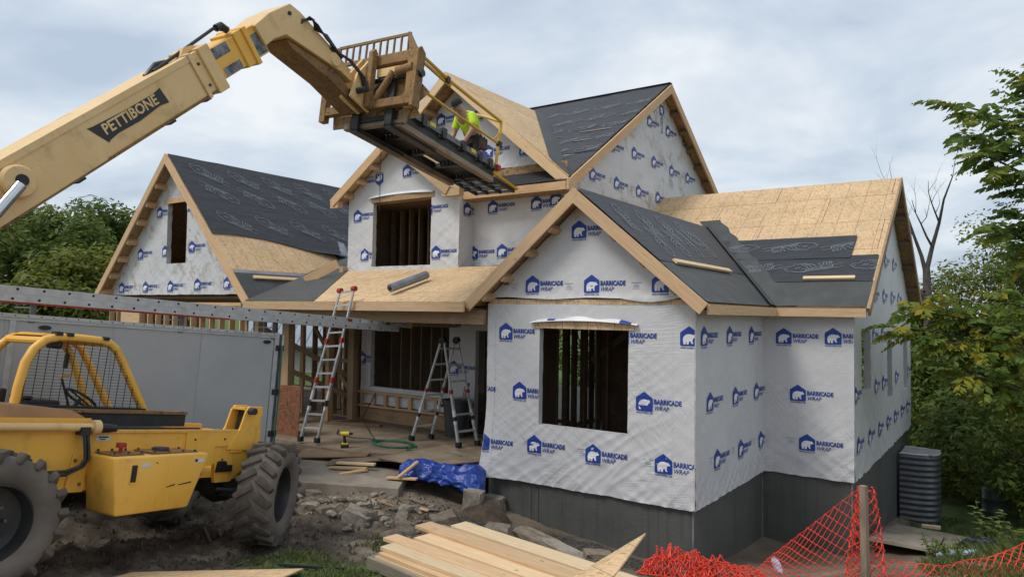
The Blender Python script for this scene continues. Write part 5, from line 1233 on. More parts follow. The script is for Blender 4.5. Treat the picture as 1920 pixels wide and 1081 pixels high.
tp(MB().tube([(-.11, .015, -.02), (-.11, .015, -1.95)], .018, 8), 'door_bar', 'alum', bdy)
for x in (.20, 3.62): tp(MB().prism([(x+.075*math.cos(a), -.155+.03*math.sin(a)) for a in np.linspace(0, 2*math.pi, 16)[:-1]], .006, .022, 'y'), 'marker_lamp', 'ink', bdy)
for x in (2.1, 2.95):
    w = tp(MB().lathe([(.2, -.1), (.33, -.11), (.36, -.07), (.36, .07), (.33, .11), (.2, .1)], 24), 'wheel', 'rubber', mw=Matrix.Translation((x, -.12, -2.02)), smooth=True)
    MB().lathe([(.2, .09), (.19, .06), (.05, .08), (0, .09)], 18).build('rim', 'alum', w, smooth=True)
tp(MB().tube([(-.08, .05, -.2), (-.07, .07, -.6), (-.10, .05, -1.1), (-.06, .09, -1.6), (-.09, .06, -2.1)], .014, 6).tube([(-.06, .05, -.2), (-.08, .07, -.9)], .012, 6), 'strap', 'green_cord')
for x in (.05, 1.72, 3.75): tp(MB().box(x, x+.07, .0, .014, -.10, .30).box(x, x+.07, -.5, .0, .085, .10), 'ladder_bracket', 'steel')
# extension ladder carried on the trailer roof: two sections stacked
lx = (V((-6.57, -8.6, 3.04))-V((-6.43, .75, 2.40))); LL = lx.length; lx.normalize()
LM = basis(V((-6.43, .75, 2.40)), lx, V((1, 0, 0)), lx.cross(V((1, 0, 0))))
exl = empty('extension_ladder', LM, 'long aluminium extension ladder lying across the trailer roof towards the porch', 'ladder')
def lp(mb, n, m, parent=None, **k): return mb.build(n, m, parent or exl, **k)
for zz, x0_, x1_, nm in ((.0, .35, LL, 'base_rail'), (.10, 0., LL-.4, 'fly_rail')):
    for y in (0, -.42): lp(MB().box(x0_, x1_, y-.03, y, zz, zz+.096), nm, 'alum')
    k = x0_+.2
    rg_ = MB().tube([(0, -.42, 0), (0, -.02, 0)], .016, 8).mesh('rung', 'alum', smooth=True); pg = MB().lathe([(0, .004), (.016, .002), (.018, -.002)], 10, 'y').mesh('rung_plug', 'ink')
    while k < x1_-.1:
        link('rung', rg_, exl, Matrix.Translation((k, 0, zz+.048))); link('rung_plug', pg, exl, Matrix.Translation((k, .002, zz+.048+(.012 if zz else -.012)))); k += .305
lp(MB().box(4.2, LL, .0, .004, -.012, .0).box(4.2, LL, -.03, .002, -.025, -.002), 'red_edge', 'red')
lp(MB().box(-.03, .03, -.035, .006, .095, .20), 'end_cap', 'tape_yellow')
for x, w, m in ((.25, .28, 'sticker'), (.62, .12, 'label_green'), (.95, .16, 'sticker'), (1.2, .2, 'sticker'), (1.62, .1, 'red')): lp(MB().box(x, x+w, .0005, .0025, .12, .175), 'sticker', m)
# ------------------------------------------------------------------ ladders on the porch
def articulated(side_pts, name, label, hinge=None):
    root = empty(name, None, label, 'ladder')
    return root
def ladder_side(root, fa, fb, ta, tb, nr, cuts, r0=.9):
    """two rails fa->ta, fb->tb with rungs and red locking collars"""
    fa, fb, ta, tb = map(V, (fa, fb, ta, tb))
    for a, b in ((fa, ta), (fb, tb)):
        MB().beam(a, a.lerp(b, .56), .062, .036, (fb-fa)).build('outer_rail', 'alum_bright', root); MB().beam(a.lerp(b, .5), b, .046, .028, (fb-fa)).build('inner_rail', 'alum', root)
        MB().box(-.05, .05, -.04, .04, 0, .10).build('rubber_foot', 'black', root, Matrix.Translation(a-V((0, 0, .03))))
        for c in cuts:
            p, q = a.lerp(b, c-.012), a.lerp(b, c+.022); MB().beam(p, q, .080, .054, (fb-fa)).build('locking_collar', 'red', root)
        MB().beam(a.lerp(b, .2), a.lerp(b, .33), .064, .038, (fb-fa)).build('warning_label', 'sticker', root); MB().beam(a.lerp(b, .23), a.lerp(b, .27), .066, .040, (fb-fa)).build('warning_label', 'ink', root)
    for i in range(nr):
        t_ = (i+.7)/nr*r0+.02; MB().beam(fa.lerp(ta, t_), fb.lerp(tb, t_), .05, .035, (0, 0, 1)).build('rung', 'alum_bright' if i % 3 else 'alum', root)
l1 = empty('leaning_ladder', None, 'aluminium ladder with red collars leaning on the porch eave', 'ladder')
ladder_side(l1, (-7.75, -.95, .27), (-7.36, -.86, .27), (-7.14, -.56, 3.22), (-6.80, -.50, 3.26), 11, (.40, .66), 1.0)
for p in ((-7.14, -.56, 3.24), (-6.80, -.50, 3.28)): MB().lathe([(0, -.05), (.055, -.045), (.055, .045), (0, .05)], 10, 'x').build('end_pad', 'red', l1, Matrix.Translation(p))
l2 = empty('step_ladder', None, 'aluminium ladder standing open as an A-frame on the porch floor', 'ladder')
ladder_side(l2, (-6.26, .66, .24), (-6.10, 1.08, .24), (-5.62, .78, 2.26), (-5.52, 1.10, 2.26), 6, (.5,), .95)
ladder_side(l2, (-5.02, .66, .24), (-4.88, 1.08, .24), (-5.54, .78, 2.26), (-5.44, 1.10, 2.26), 6, (.5,), .95)
for y in (.78, 1.1): MB().lathe([(0, -.04), (.075, -.04), (.075, .04), (0, .04)], 14).build('hinge', 'black', l2, Matrix.Translation((-5.58 if y < 1 else -5.48, y, 2.27)))
# ------------------------------------------------------------------ porch things
bn = empty('trash_can', Matrix.Translation((-5.92, 1.68, .2)), 'dark wheeled-size plastic trash can beside the open step ladder', 'trash can')
MB().lathe([(0, .0), (.235, .0), (.29, .70), (.315, .70), (.315, .78), (.30, .78), (.28, .70), (.22, .02), (0, .03)], 28, 'z').build('can_body', 'bin', bn, smooth=True)
for a in (0, math.pi): MB().box(.29, .36, -.07, .07, .62, .67).build('handle', 'bin', bn, Matrix.Rotation(a+.6, 4, 'Z'))
board('scrap_in_can', (.02, .05, .3), (.12, .12, 1.05), .08, .02, 'old_lumber', bn); board('scrap_in_can', (.1, -.05, .3), (.32, .0, 1.15), .05, .03, 'grey_wood', bn)
d_ = empty('cordless_drill', Matrix.Translation((-6.72, -.72, .2))@Matrix.Rotation(.8, 4, 'Z')@Matrix.Scale(1.25, 4), 'yellow and black cordless drill standing on the porch floor', 'drill')
MB().box(-.06, .06, -.04, .04, 0, .055).build('battery', 'black', d_, bevel=.008); MB().box(-.05, .05, -.035, .035, .0555, .075).build('battery_clip', 'tape_yellow', d_)
MB().tube([(0, 0, .07), (-.01, 0, .19)], .022, 10).build('grip', 'black', d_, smooth=True); MB().tube([(-.07, 0, .215), (.06, 0, .215)], .034, 12).build('motor_body', 'tape_yellow', d_, smooth=True)
MB().tube([(.06, 0, .215), (.12, 0, .215)], [.026, .014], 10).build('chuck', 'black', d_, smooth=True)
rl = MB().tube([(-6.26, -.05, 3.30), (-6.20, .95, 3.62)], .085, 20)
ro = setp(rl.build('underlayment_roll', 'release', smooth=True), 'grey-blue roll of underlayment lying on the bare porch roof', 'roll')
MB().tube([(-6.262, -.08, 3.29), (-6.26, -.05, 3.30)], .04, 14).build('roll_core', 'ink', ro)
def spool(cx, cy, z, n, rx, ry, seed):
    rr = random.Random(seed); pts = []
    for i in range(n):
        a = i*.55; pts.append((cx+rx*(.75+.3*rr.random())*math.cos(a)+.002*i, cy+ry*(.75+.3*rr.random())*math.sin(a), z+.012+.02*rr.random()))
    return pts
co = MB().tube(spool(-6.3, .1, .2, 70, .55, .32, 2)+[(-5.6, -.2, .22), (-5.0, .1, .215), (-4.4, -.0, .22)], .012, 6)
setp(co.build('green_cord', 'green_cord', smooth=True), 'tangled dark green cord lying on the porch floor', 'cord')
setp(MB().tube([(-8.4, .6, .215), (-8.0, .2, .22), (-7.4, .1, .216), (-6.9, .25, .22), (-7.5, .7, .215), (-8.3, 1.2, .4), (-8.6, 1.9, .9)], .01, 6).build('power_cable', 'hose', smooth=True), 'thin black cable running from the porch window to the floor', 'cable')
def sheet_thing(name, pts, th_, mat, label, cat, group=None):
    """a flat sheet through 4 points with thickness"""
    p = [V(q) for q in pts]; x = (p[1]-p[0]).normalized(); n_ = x.cross(p[3]-p[0]).normalized(); y = n_.cross(x); Mx = basis(p[0], x, y, n_); inv = Mx.inverted()
    P2 = [inv@q for q in p]; o = MB().prism([(q.x, q.y) for q in P2], -th_/2, th_/2, 'z').build(name, mat, None, Mx); return setp(o, label, cat, group)
sheet_thing('plywood_sheet', [(-7.3, -1.55, .06), (-5.9, -.95, .17), (-6.0, -.72, .19), (-7.5, -1.0, .13)], .018, 'dark_lumber', 'dark narrow sheet lying at the porch edge near the tyre', 'sheet')
sheet_thing('plywood_sheet', [(-6.35, -1.5, .04), (-5.35, -.92, .18), (-5.5, -.72, .20), (-6.5, -1.22, .08)], .018, 'deckply', 'small brown sheet sloping off the porch floor', 'sheet')
sheet_thing('plywood_sheet', [(-5.55, -1.0, .20), (-4.45, -.95, .18), (-3.95, -.08, .235), (-5.3, .6, .235)], .02, 'deckply', 'muddy plywood sheet overhanging the porch corner', 'sheet')
sheet_thing('osb_sheet', [(-9.3, -.62, .1), (-8.35, -.55, .1), (-8.35, -.48, 1.24), (-9.3, -.55, 1.24)], .012, 'osb_red', 'reddish brown sheet standing beside the trailer end', 'sheet')
sheet_thing('concrete_slab', [(-7.6, -1.3, -.02), (-6.2, -2.75, -.06), (-4.3, -1.75, -.16), (-5.0, -.75, -.08)], .16, 'concrete', 'broken dusty concrete slab in front of the porch', 'slab')
def lumber(name, a, b, w, t_, m, label, group=None, up_=(0, 0, 1)): return setp(board(name, a, b, w, t_, m, None, up_, .003), label, 'board', group)
lumber('scrap_board', (-6.15, -1.40, .10), (-5.45, -1.15, .12), .09, .04, 'pale_lumber', 'short pale board on top of two others by the slab')
lumber('scrap_board', (-6.1, -1.62, .06), (-5.50, -1.30, .07), .09, .035, 'lumber', 'short pale board second in the pile by the slab')
lumber('scrap_board', (-5.68, -1.75, .02), (-5.50, -1.30, .045), .09, .035, 'lumber', 'short board lying crosswise under the pile by the slab')
lumber('scrap_board', (-4.85, -1.45, .03), (-4.35, -1.25, .04), .10, .03, 'lumber', 'short board in front of the blue tarp')
lumber('scrap_board', (-4.62, -1.42, .06), (-4.45, -1.12, .30), .09, .03, 'lumber', 'short board propped against the blue tarp')
lumber('scrap_board', (-4.55, -2.30, -.16), (-3.85, -2.55, -.20), .11, .04, 'grey_wood', 'pale grey board lying among the rubble stones')
lumber('scrap_stick', (-4.9, -4.75, gz(-4.9, -4.75)+.03), (-4.45, -4.95, gz(-4.45, -4.95)+.03), .03, .02, 'grey_wood', 'longer thin stick lying in the mud under the machine')
lumber('scrap_stick', (-4.72, -4.65, gz(-4.72, -4.65)+.03), (-4.38, -4.85, gz(-4.38, -4.85)+.03), .03, .02, 'old_lumber', 'shorter thin stick lying in the mud under the machine')
lumber('scrap_stick', (-3.05, -5.25, gz(-3.05, -5.25)+.03), (-2.2, -4.75, gz(-2.2, -4.75)+.03), .03, .03, 'ink', 'thin black strip lying on the grass near the lumber')
ro2 = random.Random(21)
for k in range(16):
    x, y = ro2.uniform(-6.0, -1.2), ro2.uniform(-3.4, -1.5); y -= .25*(x+3.5)*0
    if x > -2.2: y -= .3
    a = ro2.uniform(0, 6.3); L_ = ro2.uniform(.10, .32); zz = gz(x, y)+.03; zb_ = gz(x+L_*math.cos(a), y+L_*math.sin(a))+.03
    lumber('wood_offcut', (x, y, zz), (x+L_*math.cos(a), y+L_*math.sin(a), zb_), ro2.choice((.04, .06, .09)), .02, ro2.choice(('old_lumber', 'grey_wood', 'lumber')), 'short wood offcut scattered on the dirt before the porch', 'wood offcuts on the dirt')
for k in range(9):
    x, y = ro2.uniform(-5.2, -2.9), ro2.uniform(-6.2, -4.6); a = ro2.uniform(0, 6.3); L_ = ro2.uniform(.12, .4)
    lumber('twig', (x, y, gz(x, y)+.02), (x+L_*math.cos(a), y+L_*math.sin(a), gz(x+L_*math.cos(a), y+L_*math.sin(a))+.02), .014, .012, 'grey_wood', 'thin twig pressed into the mud by the machine', 'twigs in the mud')
# blue tarp
tb = MB(); nu, nv = 80, 50
ax0, ax1 = V((-4.85, -1.15, .05)), V((-3.62, -.30, -.02))
dr = (ax1-ax0); side_ = V((dr.y, -dr.x, 0)).normalized()
for i in range(nu+1):
    t_ = i/nu; c = ax0.lerp(ax1, t_)
    for j in range(nv+1):
        jj = j; a = -.25+(math.pi+.5)*j/nv; j = j*30/50; rad = (.155+.045*math.sin(t_*7)+.06*t_)*min(1, (t_+.02)*9)**.5*min(1, (1.02-t_)*8)**.5
        nz_ = mn.noise(V((t_*7, j*.26, 3)))*.06+.05*ridged(V((t_*6+j*.1, j*.22-t_*4, 6)))+.012*ridged(V((t_*14-j*.2, j*.4, 2)))
        ext = .30*max(0, t_-.32)*max(0, math.cos(a))**1.5
        p = c+side_*((rad+nz_+ext)*math.cos(a))+V((0, 0, (rad+nz_)*math.sin(a)*(1.0 if math.sin(a) > 0 else .9)-ext*.85))
        p.z = max(p.z, gz(p.x, p.y)+.012)
        tb.v.append(tuple(p)); j = jj
for i in range(nu):
    for j in range(nv): q = i*(nv+1)+j; tb.f.append((q, q+nv+1, q+nv+2, q+1)); tb.mi.append(0)
setp(tb.build('tarp', 'tarp', smooth=2), 'crumpled bright blue tarp heaped beside the foundation corner', 'tarp')
# ------------------------------------------------------------------ rubble
def rock_mesh(seed, mat, flat=.7, block=False):
    bm = bmesh.new(); rr = random.Random(seed)
    if block:
        bmesh.ops.create_cube(bm, size=1.); bmesh.ops.subdivide_edges(bm, edges=bm.edges, cuts=2, use_grid_fill=True)
        for v in bm.verts: v.co = V((v.co.x, v.co.y, v.co.z))+V((rr.uniform(-1, 1), rr.uniform(-1, 1), rr.uniform(-1, 1)))*.055
    else:
        bmesh.ops.create_icosphere(bm, subdivisions=2, radius=.5)
        pl = [(V((rr.uniform(-1, 1), rr.uniform(-1, 1), rr.uniform(-1, 1))).normalized(), rr.uniform(.26, .42)) for _ in range(9)]
        for v in bm.verts:
            for n_, d0 in pl:
                k = v.co.dot(n_)
                if k > d0: v.co -= n_*(k-d0)
            v.co *= 1+.06*mn.noise(v.co*4+V((seed, 0, 0)))
            v.co.z *= flat
    me = bpy.data.meshes.new('stone'); bm.to_mesh(me); bm.free(); me.materials.append(M[mat]); return me
RK = [rock_mesh(i, 'stone' if i % 3 else 'stone_pale', .6+.06*(i % 4)) for i in range(8)]; BK = [rock_mesh(20+i, 'stone_pale' if i % 2 else 'stone', 1, True) for i in range(4)]
rr = random.Random(11)
STONE = 'broken stone in the rubble between the slab and the foundation'
cnt = 0
while cnt < 190:
    t_ = rr.random(); t_ = t_*(1.0 if cnt % 3 else 1.35); x = -5.6+3.7*t_+rr.gauss(0, .28); y = -2.9+.75*t_+rr.gauss(0, .45)
    if x < -5.9 and y > -2.3: continue
    if y > -.2 or (x < -4.6 and y > -2.2): continue
    s_ = rr.choice((.06, .07, .09, .11, .14, .19)) if cnt > 22 else rr.uniform(.20, .34)
    o = link('stone', RK[cnt % 8] if cnt % 5 else BK[cnt % 4], None, Matrix.Translation((x, y, gz(x, y)+s_*.10))@Matrix.Rotation(rr.random()*6.3, 4, 'Z')@Matrix.Rotation(rr.uniform(-.4, .4), 4, 'X')@Matrix.Diagonal((s_*rr.uniform(.9, 1.5), s_*rr.uniform(.7, 1.1), s_*rr.uniform(.6, 1.0), 1)))
    zone = 'next to the front tyre' if x < -4.7 else 'in front of the broken slab' if x < -3.6 else 'behind the lumber stack'
    setp(o, ('large ' if s_ >= .2 else 'fist-sized ' if s_ > .1 else 'small ')+('blocky ' if cnt % 5 == 0 else 'rough ')+'stone in the rubble '+zone, 'stone', 'rubble stones'); cnt += 1
for (x, y, L_, W_, H_, rz, lab) in ((-1.65, -1.72, .75, .30, .22, -.25, 'long rough stone block lying behind the lumber stack'), (-1.0, -1.95, .85, .22, .18, -.30, 'pale concrete curb piece lying behind the lumber stack'), (-.55, -1.95, .35, .22, .2, .6, 'short tilted stone at the end of the concrete curb piece'), (-2.05, -2.1, .32, .3, .24, .4, 'squat stone left of the long rough block'), (-3.45, -.85, .30, .24, .42, .3, 'upright pale stone against the blue tarp'), (-3.55, -.15, .34, .22, .26, .2, 'pale stone at the foundation corner behind the tarp')):
    setp(link('stone_block', BK[1 if 'pale' in lab else 2], None, Matrix.Translation((x, y, gz(x, y)+H_*.42))@Matrix.Rotation(rz, 4, 'Z')@Matrix.Rotation(.08, 4, 'Y')@Matrix.Diagonal((L_, W_, H_, 1))), lab, 'stone')
# dirt heap beside the tarp
hp_ = MB(); n = 30
for i in range(n+1):
    for j in range(n+1):
        x, y = -3.25+(i/n-.5)*1.1, -.75+(j/n-.5)*1.0; r = math.hypot((x+3.25)/.5, (y+.75)/.45)
        hp_.v.append((x, y, gbase(x, y)-.06+.34*max(0, 1-r*r)**1.2+.05*mn.noise(V((x*7, y*7, 1)))+.025*mn.noise(V((x*19, y*19, 5)))))
for i in range(n):
    for j in range(n): q = i*(n+1)+j; hp_.f.append((q, q+n+1, q+n+2, q+1)); hp_.mi.append(0)
M['soil'] = simple('loose_soil', (.12, .085, .055), (.06, .043, .03), 7, .95, 0, .9, 30, bdist=.03)
setp(hp_.build('dirt_heap', 'soil', smooth=2), 'small heap of brown dirt beside the blue tarp', 'dirt heap')
# pebbles and clods: too many to count
M['clod'] = simple('dirt_clod', (.11, .09, .068), (.05, .04, .031), 5, .95)
pb = []; tn = []
for k in range(5200):
    if k < 2600: x, y = RNG.normal(-4.3, 1.4), RNG.normal(-5.2, 1.5); s_ = abs(RNG.normal(.014, .012))+.006
    elif k < 4200: x, y = RNG.uniform(-4.4, .6), 0; y = -1.1-.25*(-x)+RNG.normal(.3, .45); s_ = abs(RNG.normal(.014, .01))+.006
    else: x, y = RNG.uniform(-7, 1), RNG.uniform(-6.5, -1.4); s_ = abs(RNG.normal(.012, .01))+.005
    if y > -.05 or math.hypot(x-3.8, y+10) < 3: continue
    z = gz(x, y)+s_*.2; c = np.array([x, y, z]); d = RNG.normal(size=(4, 3)); d /= np.linalg.norm(d, axis=1)[:, None]
    d = np.array([[1, 0, -.5], [-.5, .87, -.5], [-.5, -.87, -.5], [0, 0, .9]])*RNG.uniform(.6, 1.3, (4, 1)); a = RNG.uniform(0, 6.3); R2 = np.array([[math.cos(a), -math.sin(a), 0], [math.sin(a), math.cos(a), 0], [0, 0, 1]])
    v = c+(d@R2.T)*s_
    for f in ((0, 1, 3), (1, 2, 3), (2, 0, 3)): pb.append(v[list(f)])
pe = link('pebbles', quads_mesh('pebbles', np.array(pb), 'clod', None, 3)); setp(pe, 'small pebbles and clods scattered over the bare ground', 'pebbles', kind='stuff')
# ------------------------------------------------------------------ lumber stack in the foreground
def zl(x): return .26
LB = [(-3.52, -1.60, .300, 'pale_lumber', .24, 'pale board at the far side of the lumber stack, topmost'), (-3.76, -1.95, .292, 'lumber', .24, 'pinkish board second from the far side of the lumber stack'),
      (-4.02, -1.72, .258, 'pale_lumber', .24, 'pale board in the middle of the lumber stack top'), (-4.24, -2.02, .250, 'lumber', .20, 'pinkish board fourth from the far side of the lumber stack'), (-4.44, -1.85, .236, 'pale_lumber', .22, 'pale board at the near side of the lumber stack, topmost')]
for i, (y, x0_, z, m, w, lab) in enumerate(LB):
    a = -.15+.012*i; lumber('lumber_board', (x0_, y, z), (x0_+4.9*math.cos(a), y+4.9*math.sin(a), z-.03), w, .038, m, lab)
for i, (y, x0_, z, m, lab) in enumerate(((-4.50, -1.80, .196, 'lumber', 'board under the near side of the lumber stack, second from top'), (-4.52, -1.84, .157, 'pale_lumber', 'board under the near side of the lumber stack, third from top'), (-4.08, -1.78, .214, 'pale_lumber', 'board under the middle of the lumber stack'), (-3.72, -1.9, .25, 'lumber', 'board under the far side of the lumber stack'))):
    lumber('lumber_board', (x0_, y, z), (x0_+4.85, y-.62, z-.03), .235, .038, m, lab)
sheet_thing('plywood_sheet', [(-1.95, -4.66, .09), (.6, -5.0, .07), (.6, -3.75, .12), (-1.95, -3.37, .15)], .12, 'grey_wood', 'grey weathered boards lowest in the lumber stack', 'sheet')
T_, A_, B_ = V((1.06, -4.05, .82)), V((.66, -4.68, .52)), V((1.10, -4.90, .60))
e1 = (A_-T_).normalized()*2.1; e2 = (B_-T_).normalized()*1.2
sheet_thing('osb_sheet', [T_, T_+e1, T_+e1+e2, T_+e2], .014, 'osb', 'tilted tan sheet with its corner sticking up beside the lumber stack', 'sheet')
sheet_thing('osb_sheet', [(-3.62, -6.35, .10), (-2.18, -5.33, .16), (-1.5, -6.35, .40), (-2.95, -7.3, .36)], .014, 'osb', 'tan sheet lying on the mud at the bottom edge near the machine', 'sheet')
sheet_thing('osb_sheet', [(-1.40, -5.30, .20), (-.52, -4.72, .24), (.3, -5.9, .42), (-.8, -6.6, .44)], .014, 'osb', 'tan sheet lying on the ground in front of the lumber stack', 'sheet')
# ------------------------------------------------------------------ right side: window well, slab, barrels, fence
we = MB(); prof = []; n = 30
for k in range(73):
    z = -2.25+k*(1.86/72); r = .016*math.sin(k*2*math.pi/5.2)
    row = []
    for j in range(n+1):
        a = -math.pi/2+math.pi*j/n; ca, sa = math.cos(a), math.sin(a)
        x = 1.58+(.82+r)*abs(ca)**.62; y = 9.95+(.55+r)*math.copysign(abs(sa)**.8, sa); row.append((x, y, z))
    prof.append(row)
for row in prof: we.v += row
for k in range(72):
    for j in range(n): q = k*(n+1)+j; we.f.append((q, q+1, q+n+2, q+n+1)); we.mi.append(0)
wel = empty('window_well', None, 'tall grey corrugated steel window well against the foundation side', 'window well')
we.build('well_wall', 'corrugated', wel, fix=False, smooth=2)
MB().tube(prof[-1], .022, 8).build('well_rim', 'alum', wel, smooth=True)
for y in np.arange(9.5, 10.45, .12): MB().beam((1.60, y, -.37), (2.38, y, -.37), .03, .02).build('grate_bar', 'alum', wel)
for x in (1.7, 2.0, 2.3): MB().beam((x, 9.46, -.385), (x, 10.44, -.385), .03, .02).build('grate_bar', 'alum', wel)
sheet_thing('dusty_panel', [(1.75, 3.75, -1.02), (2.95, 3.55, -.98), (3.2, 6.2, -1.36), (1.85, 6.6, -1.42)], .05, 'concrete', 'pale dusty panel lying on the ground beside the foundation', 'panel')
sheet_thing('scrap_board', [(2.3, 6.6, -1.36), (2.62, 6.65, -1.36), (2.62, 6.78, -1.36), (2.3, 6.72, -1.36)], .05, 'pale_lumber', 'small yellowish board lying on the pale panel by the well', 'board')
sheet_thing('foam_sheet', [(2.85, 2.75, -.80), (3.25, 2.95, -.76), (3.45, 3.7, -.84), (2.95, 3.55, -.92)], .03, 'foam', 'pale blue foam sheet on the ground near the orange fence', 'foam sheet')
pl_ = MB(); n = 18
for i in range(n+1):
    for j in range(n+1):
        u, v = i/n-.5, j/n-.5; x, y = 3.35+u*.7, 3.95+v*.6; pl_.v.append((x, y, gbase(x, y)+.05+.16*max(0, 1-(u*u+v*v)*4)+.05*ridged(V((u*5, v*5, 2)))))
for i in range(n):
    for j in range(n): q = i*(n+1)+j; pl_.f.append((q, q+n+1, q+n+2, q+1)); pl_.mi.append(0)
setp(pl_.build('plastic_sheet', 'plastic_dark', smooth=2), 'crumpled black plastic heap beside the pale blue foam', 'plastic sheet')
bar = empty('barrel', Matrix.Translation((3.45, 11.6, gbase(3.45, 11.6))), 'dark plastic barrel standing on the lawn behind the window well', 'barrel')
MB().lathe([(0, 0), (.26, 0), (.28, .05), (.28, .3), (.295, .32), (.28, .34), (.28, .6), (.295, .62), (.28, .64), (.28, .84), (.25, .88), (0, .88)], 24, 'z').build('barrel_body', 'bin', bar, smooth=True)
MB().lathe([(.04, .88), (.04, .90), (0, .90)], 10, 'z').build('barrel_cap', 'black', bar, Matrix.Translation((.12, 0, 0)))
# flat utility trailer in the back yard
um = basis(V((2.6, 18.6, -2.85)), V((.80, .58, -.12)).normalized(), V((-.58, .80, 0)).normalized(), UPZ)
ut = empty('utility_trailer', um, 'flat wooden utility trailer parked on the back lawn', 'trailer')
MB().box(-1.2, 2.6, -.8, .8, .30, .36).build('trailer_bed', 'grey_wood', ut)
for y in (-.82, .82): MB().box(-1.25, 2.65, y-.04, y+.04, .22, .40).build('side_rail', 'rusty', ut)
for k in range(10): MB().box(-1.15+k*.37, -1.08+k*.37, -.78, .78, .365, .40).build('bed_slat', 'grey_wood', ut)
for x in (-.35, .42):
    for y in (-.9, .9):
        w = MB().lathe([(.17, -.09), (.28, -.10), (.31, -.05), (.31, .05), (.28, .10), (.17, .09)], 22).build('wheel', 'rubber', ut, Matrix.Translation((x, y, .0)), smooth=True)
        MB().lathe([(.17, -.085), (.15, -.05), (.05, -.07), (0, -.075)], 10).build('rim', 'alum_bright', w, smooth=False)
# orange safety fence
def net(fun, ns, nt, r=.004, dia=True):
    mb = MB(); P_ = [[V(fun(i/ns, j/nt)) for j in range(nt+1)] for i in range(ns+1)]
    for i in range(ns+1):
        for j in range(nt+1):
            if dia:
                if (i+j) % 2: continue
                for di, dj in ((1, 1), (1, -1)):
                    if i+di <= ns and 0 <= j+dj <= nt: mb.beam(P_[i][j], P_[i+di][j+dj], r*2.2, r)
                p = P_[i][j]; mb.beam(p-V((.013, 0, 0)), p+V((.013, 0, .002)), .024, .006)
    for j in (0, nt):
        for i in range(ns): mb.beam(P_[i][j], P_[i+1][j], r*2.2, r*1.4)
    return mb
sf = empty('safety_fence', None, 'orange plastic mesh safety fence sagging from a wooden stake', 'fence')
board('wooden_stake', (2.44, -1.0, -.55), (2.42, -1.04, .90), .075, .06, 'grey_wood', sf)
def nl(s, t):
    top = V((2.36, -.82, .84)).lerp(V((1.22, -.62, -.30)), s); bt = V((2.40, -.80, -.38)).lerp(V((1.05, -1.05, -.50)), s)
    p = top.lerp(bt, t); b = math.sin(s*math.pi)*math.sin(t*math.pi)
    return (p.x-.0, p.y-.14*b+.03*mn.noise(p*3), max(p.z-.05*b, gbase(p.x, p.y)+.02))
net(nl, 22, 16).build('net_panel', 'net', sf)
def nb(s, t):
    p = V((2.36, -.83, .80)).lerp(V((2.34, -.95, -.45)), t); w = .12+.20*t
    return (p.x+w*(math.sin(s*9)*.6+(s-.4)), p.y+.06+w*.5*math.cos(s*13+t*4), max(p.z+.03*math.sin(s*20+t*7), gbase(p.x, p.y)))
net(nb, 18, 22, .0045).build('gathered_net', 'net', sf)
def nr(s, t):
    a = V((2.42, -.78, .05)).lerp(V((4.1, 1.05, .12)), s); sag = .22*math.sin(s*math.pi); b = V((2.55, -1.05, -.42)).lerp(V((4.4, .55, -.12)), s)
    p = a.lerp(b, t); z = p.z-sag*(1-t)+.05*mn.noise(V((s*6, t*5, 2)))
    return (p.x, p.y+.06*mn.noise(V((s*5, t*5, 7))), max(z, gbase(p.x, p.y)+.02))
net(nr, 40, 10, .004).build('net_panel', 'net', sf)
def pile(cx, cy, L_, W_, H_, ang, sd):
    def f(s, t):
        u, v = s-.5, t-.5; x = u*L_; y = v*W_; z = H_*max(0, 1-(2*v)**2)*max(0, 1-(2*u)**4)
        x += .06*mn.noise(V((s*14, t*9, sd))); y += .06*mn.noise(V((s*13, t*9, sd+4))); z *= .5+.7*abs(mn.noise(V((s*11, t*8, sd+8))))+.3
        X, Y = cx+x*math.cos(ang)-y*math.sin(ang), cy+x*math.sin(ang)+y*math.cos(ang); return (X, Y, gbase(X, Y)+.02+z)
    return f
np_ = empty('net_pile', None, 'crumpled heap of orange plastic mesh on the ground by the foundation', 'net')
for i, a in enumerate(((.55, -1.45, 1.35, .55, .26, .25, 1), (.35, -1.5, .9, .5, .32, .1, 5), (.9, -1.2, 1.0, .5, .18, .5, 9))): net(pile(*a), 30, 14, .0045).build('net_layer', 'net', np_)
setp(MB().prism([(.05*math.cos(a), .11*math.sin(a)) for a in np.linspace(0, 2*math.pi, 16)[:-1]], -.02, .02, 'z').build('crushed_carton', 'foam', None, Matrix.Translation((1.32, -.55, -.38))@Matrix.Rotation(1.0, 4, 'Z')@Matrix.Rotation(.9, 4, 'X')), 'small crushed pale blue carton beside the orange net', 'carton')
# neighbouring shed seen through the framing
shm = basis(V((-22.6, 11.0, -.6)), V((.82, .57, 0)).normalized(), V((-.57, .82, 0)).normalized(), UPZ)
shd = empty('shed', shm, 'pale sided shed with tin roof seen through the garage studs', 'shed')
MB().box(-3, 3, 0, 3, 0, 1.9).build('shed_wall', 'siding', shd)
for k in range(12): MB().box(-3.02, 3.02, -.02, -.001, k*.155, k*.155+.14).build('siding_board', 'siding', shd)
rfm = MB().prism([(-.35, 1.75), (1.5, 2.85), (3.35, 1.75), (3.35, 1.82), (1.5, 2.93), (-.35, 1.82)], -3.2, 3.2, 'x').build('shed_roof', 'tin_roof', shd)
for k in range(16): MB().beam((-3.1+k*.4, -.36, 1.84), (-3.1+k*.4, 1.5, 2.95), .03, .03).build('roof_rib', 'tin_roof', rfm)
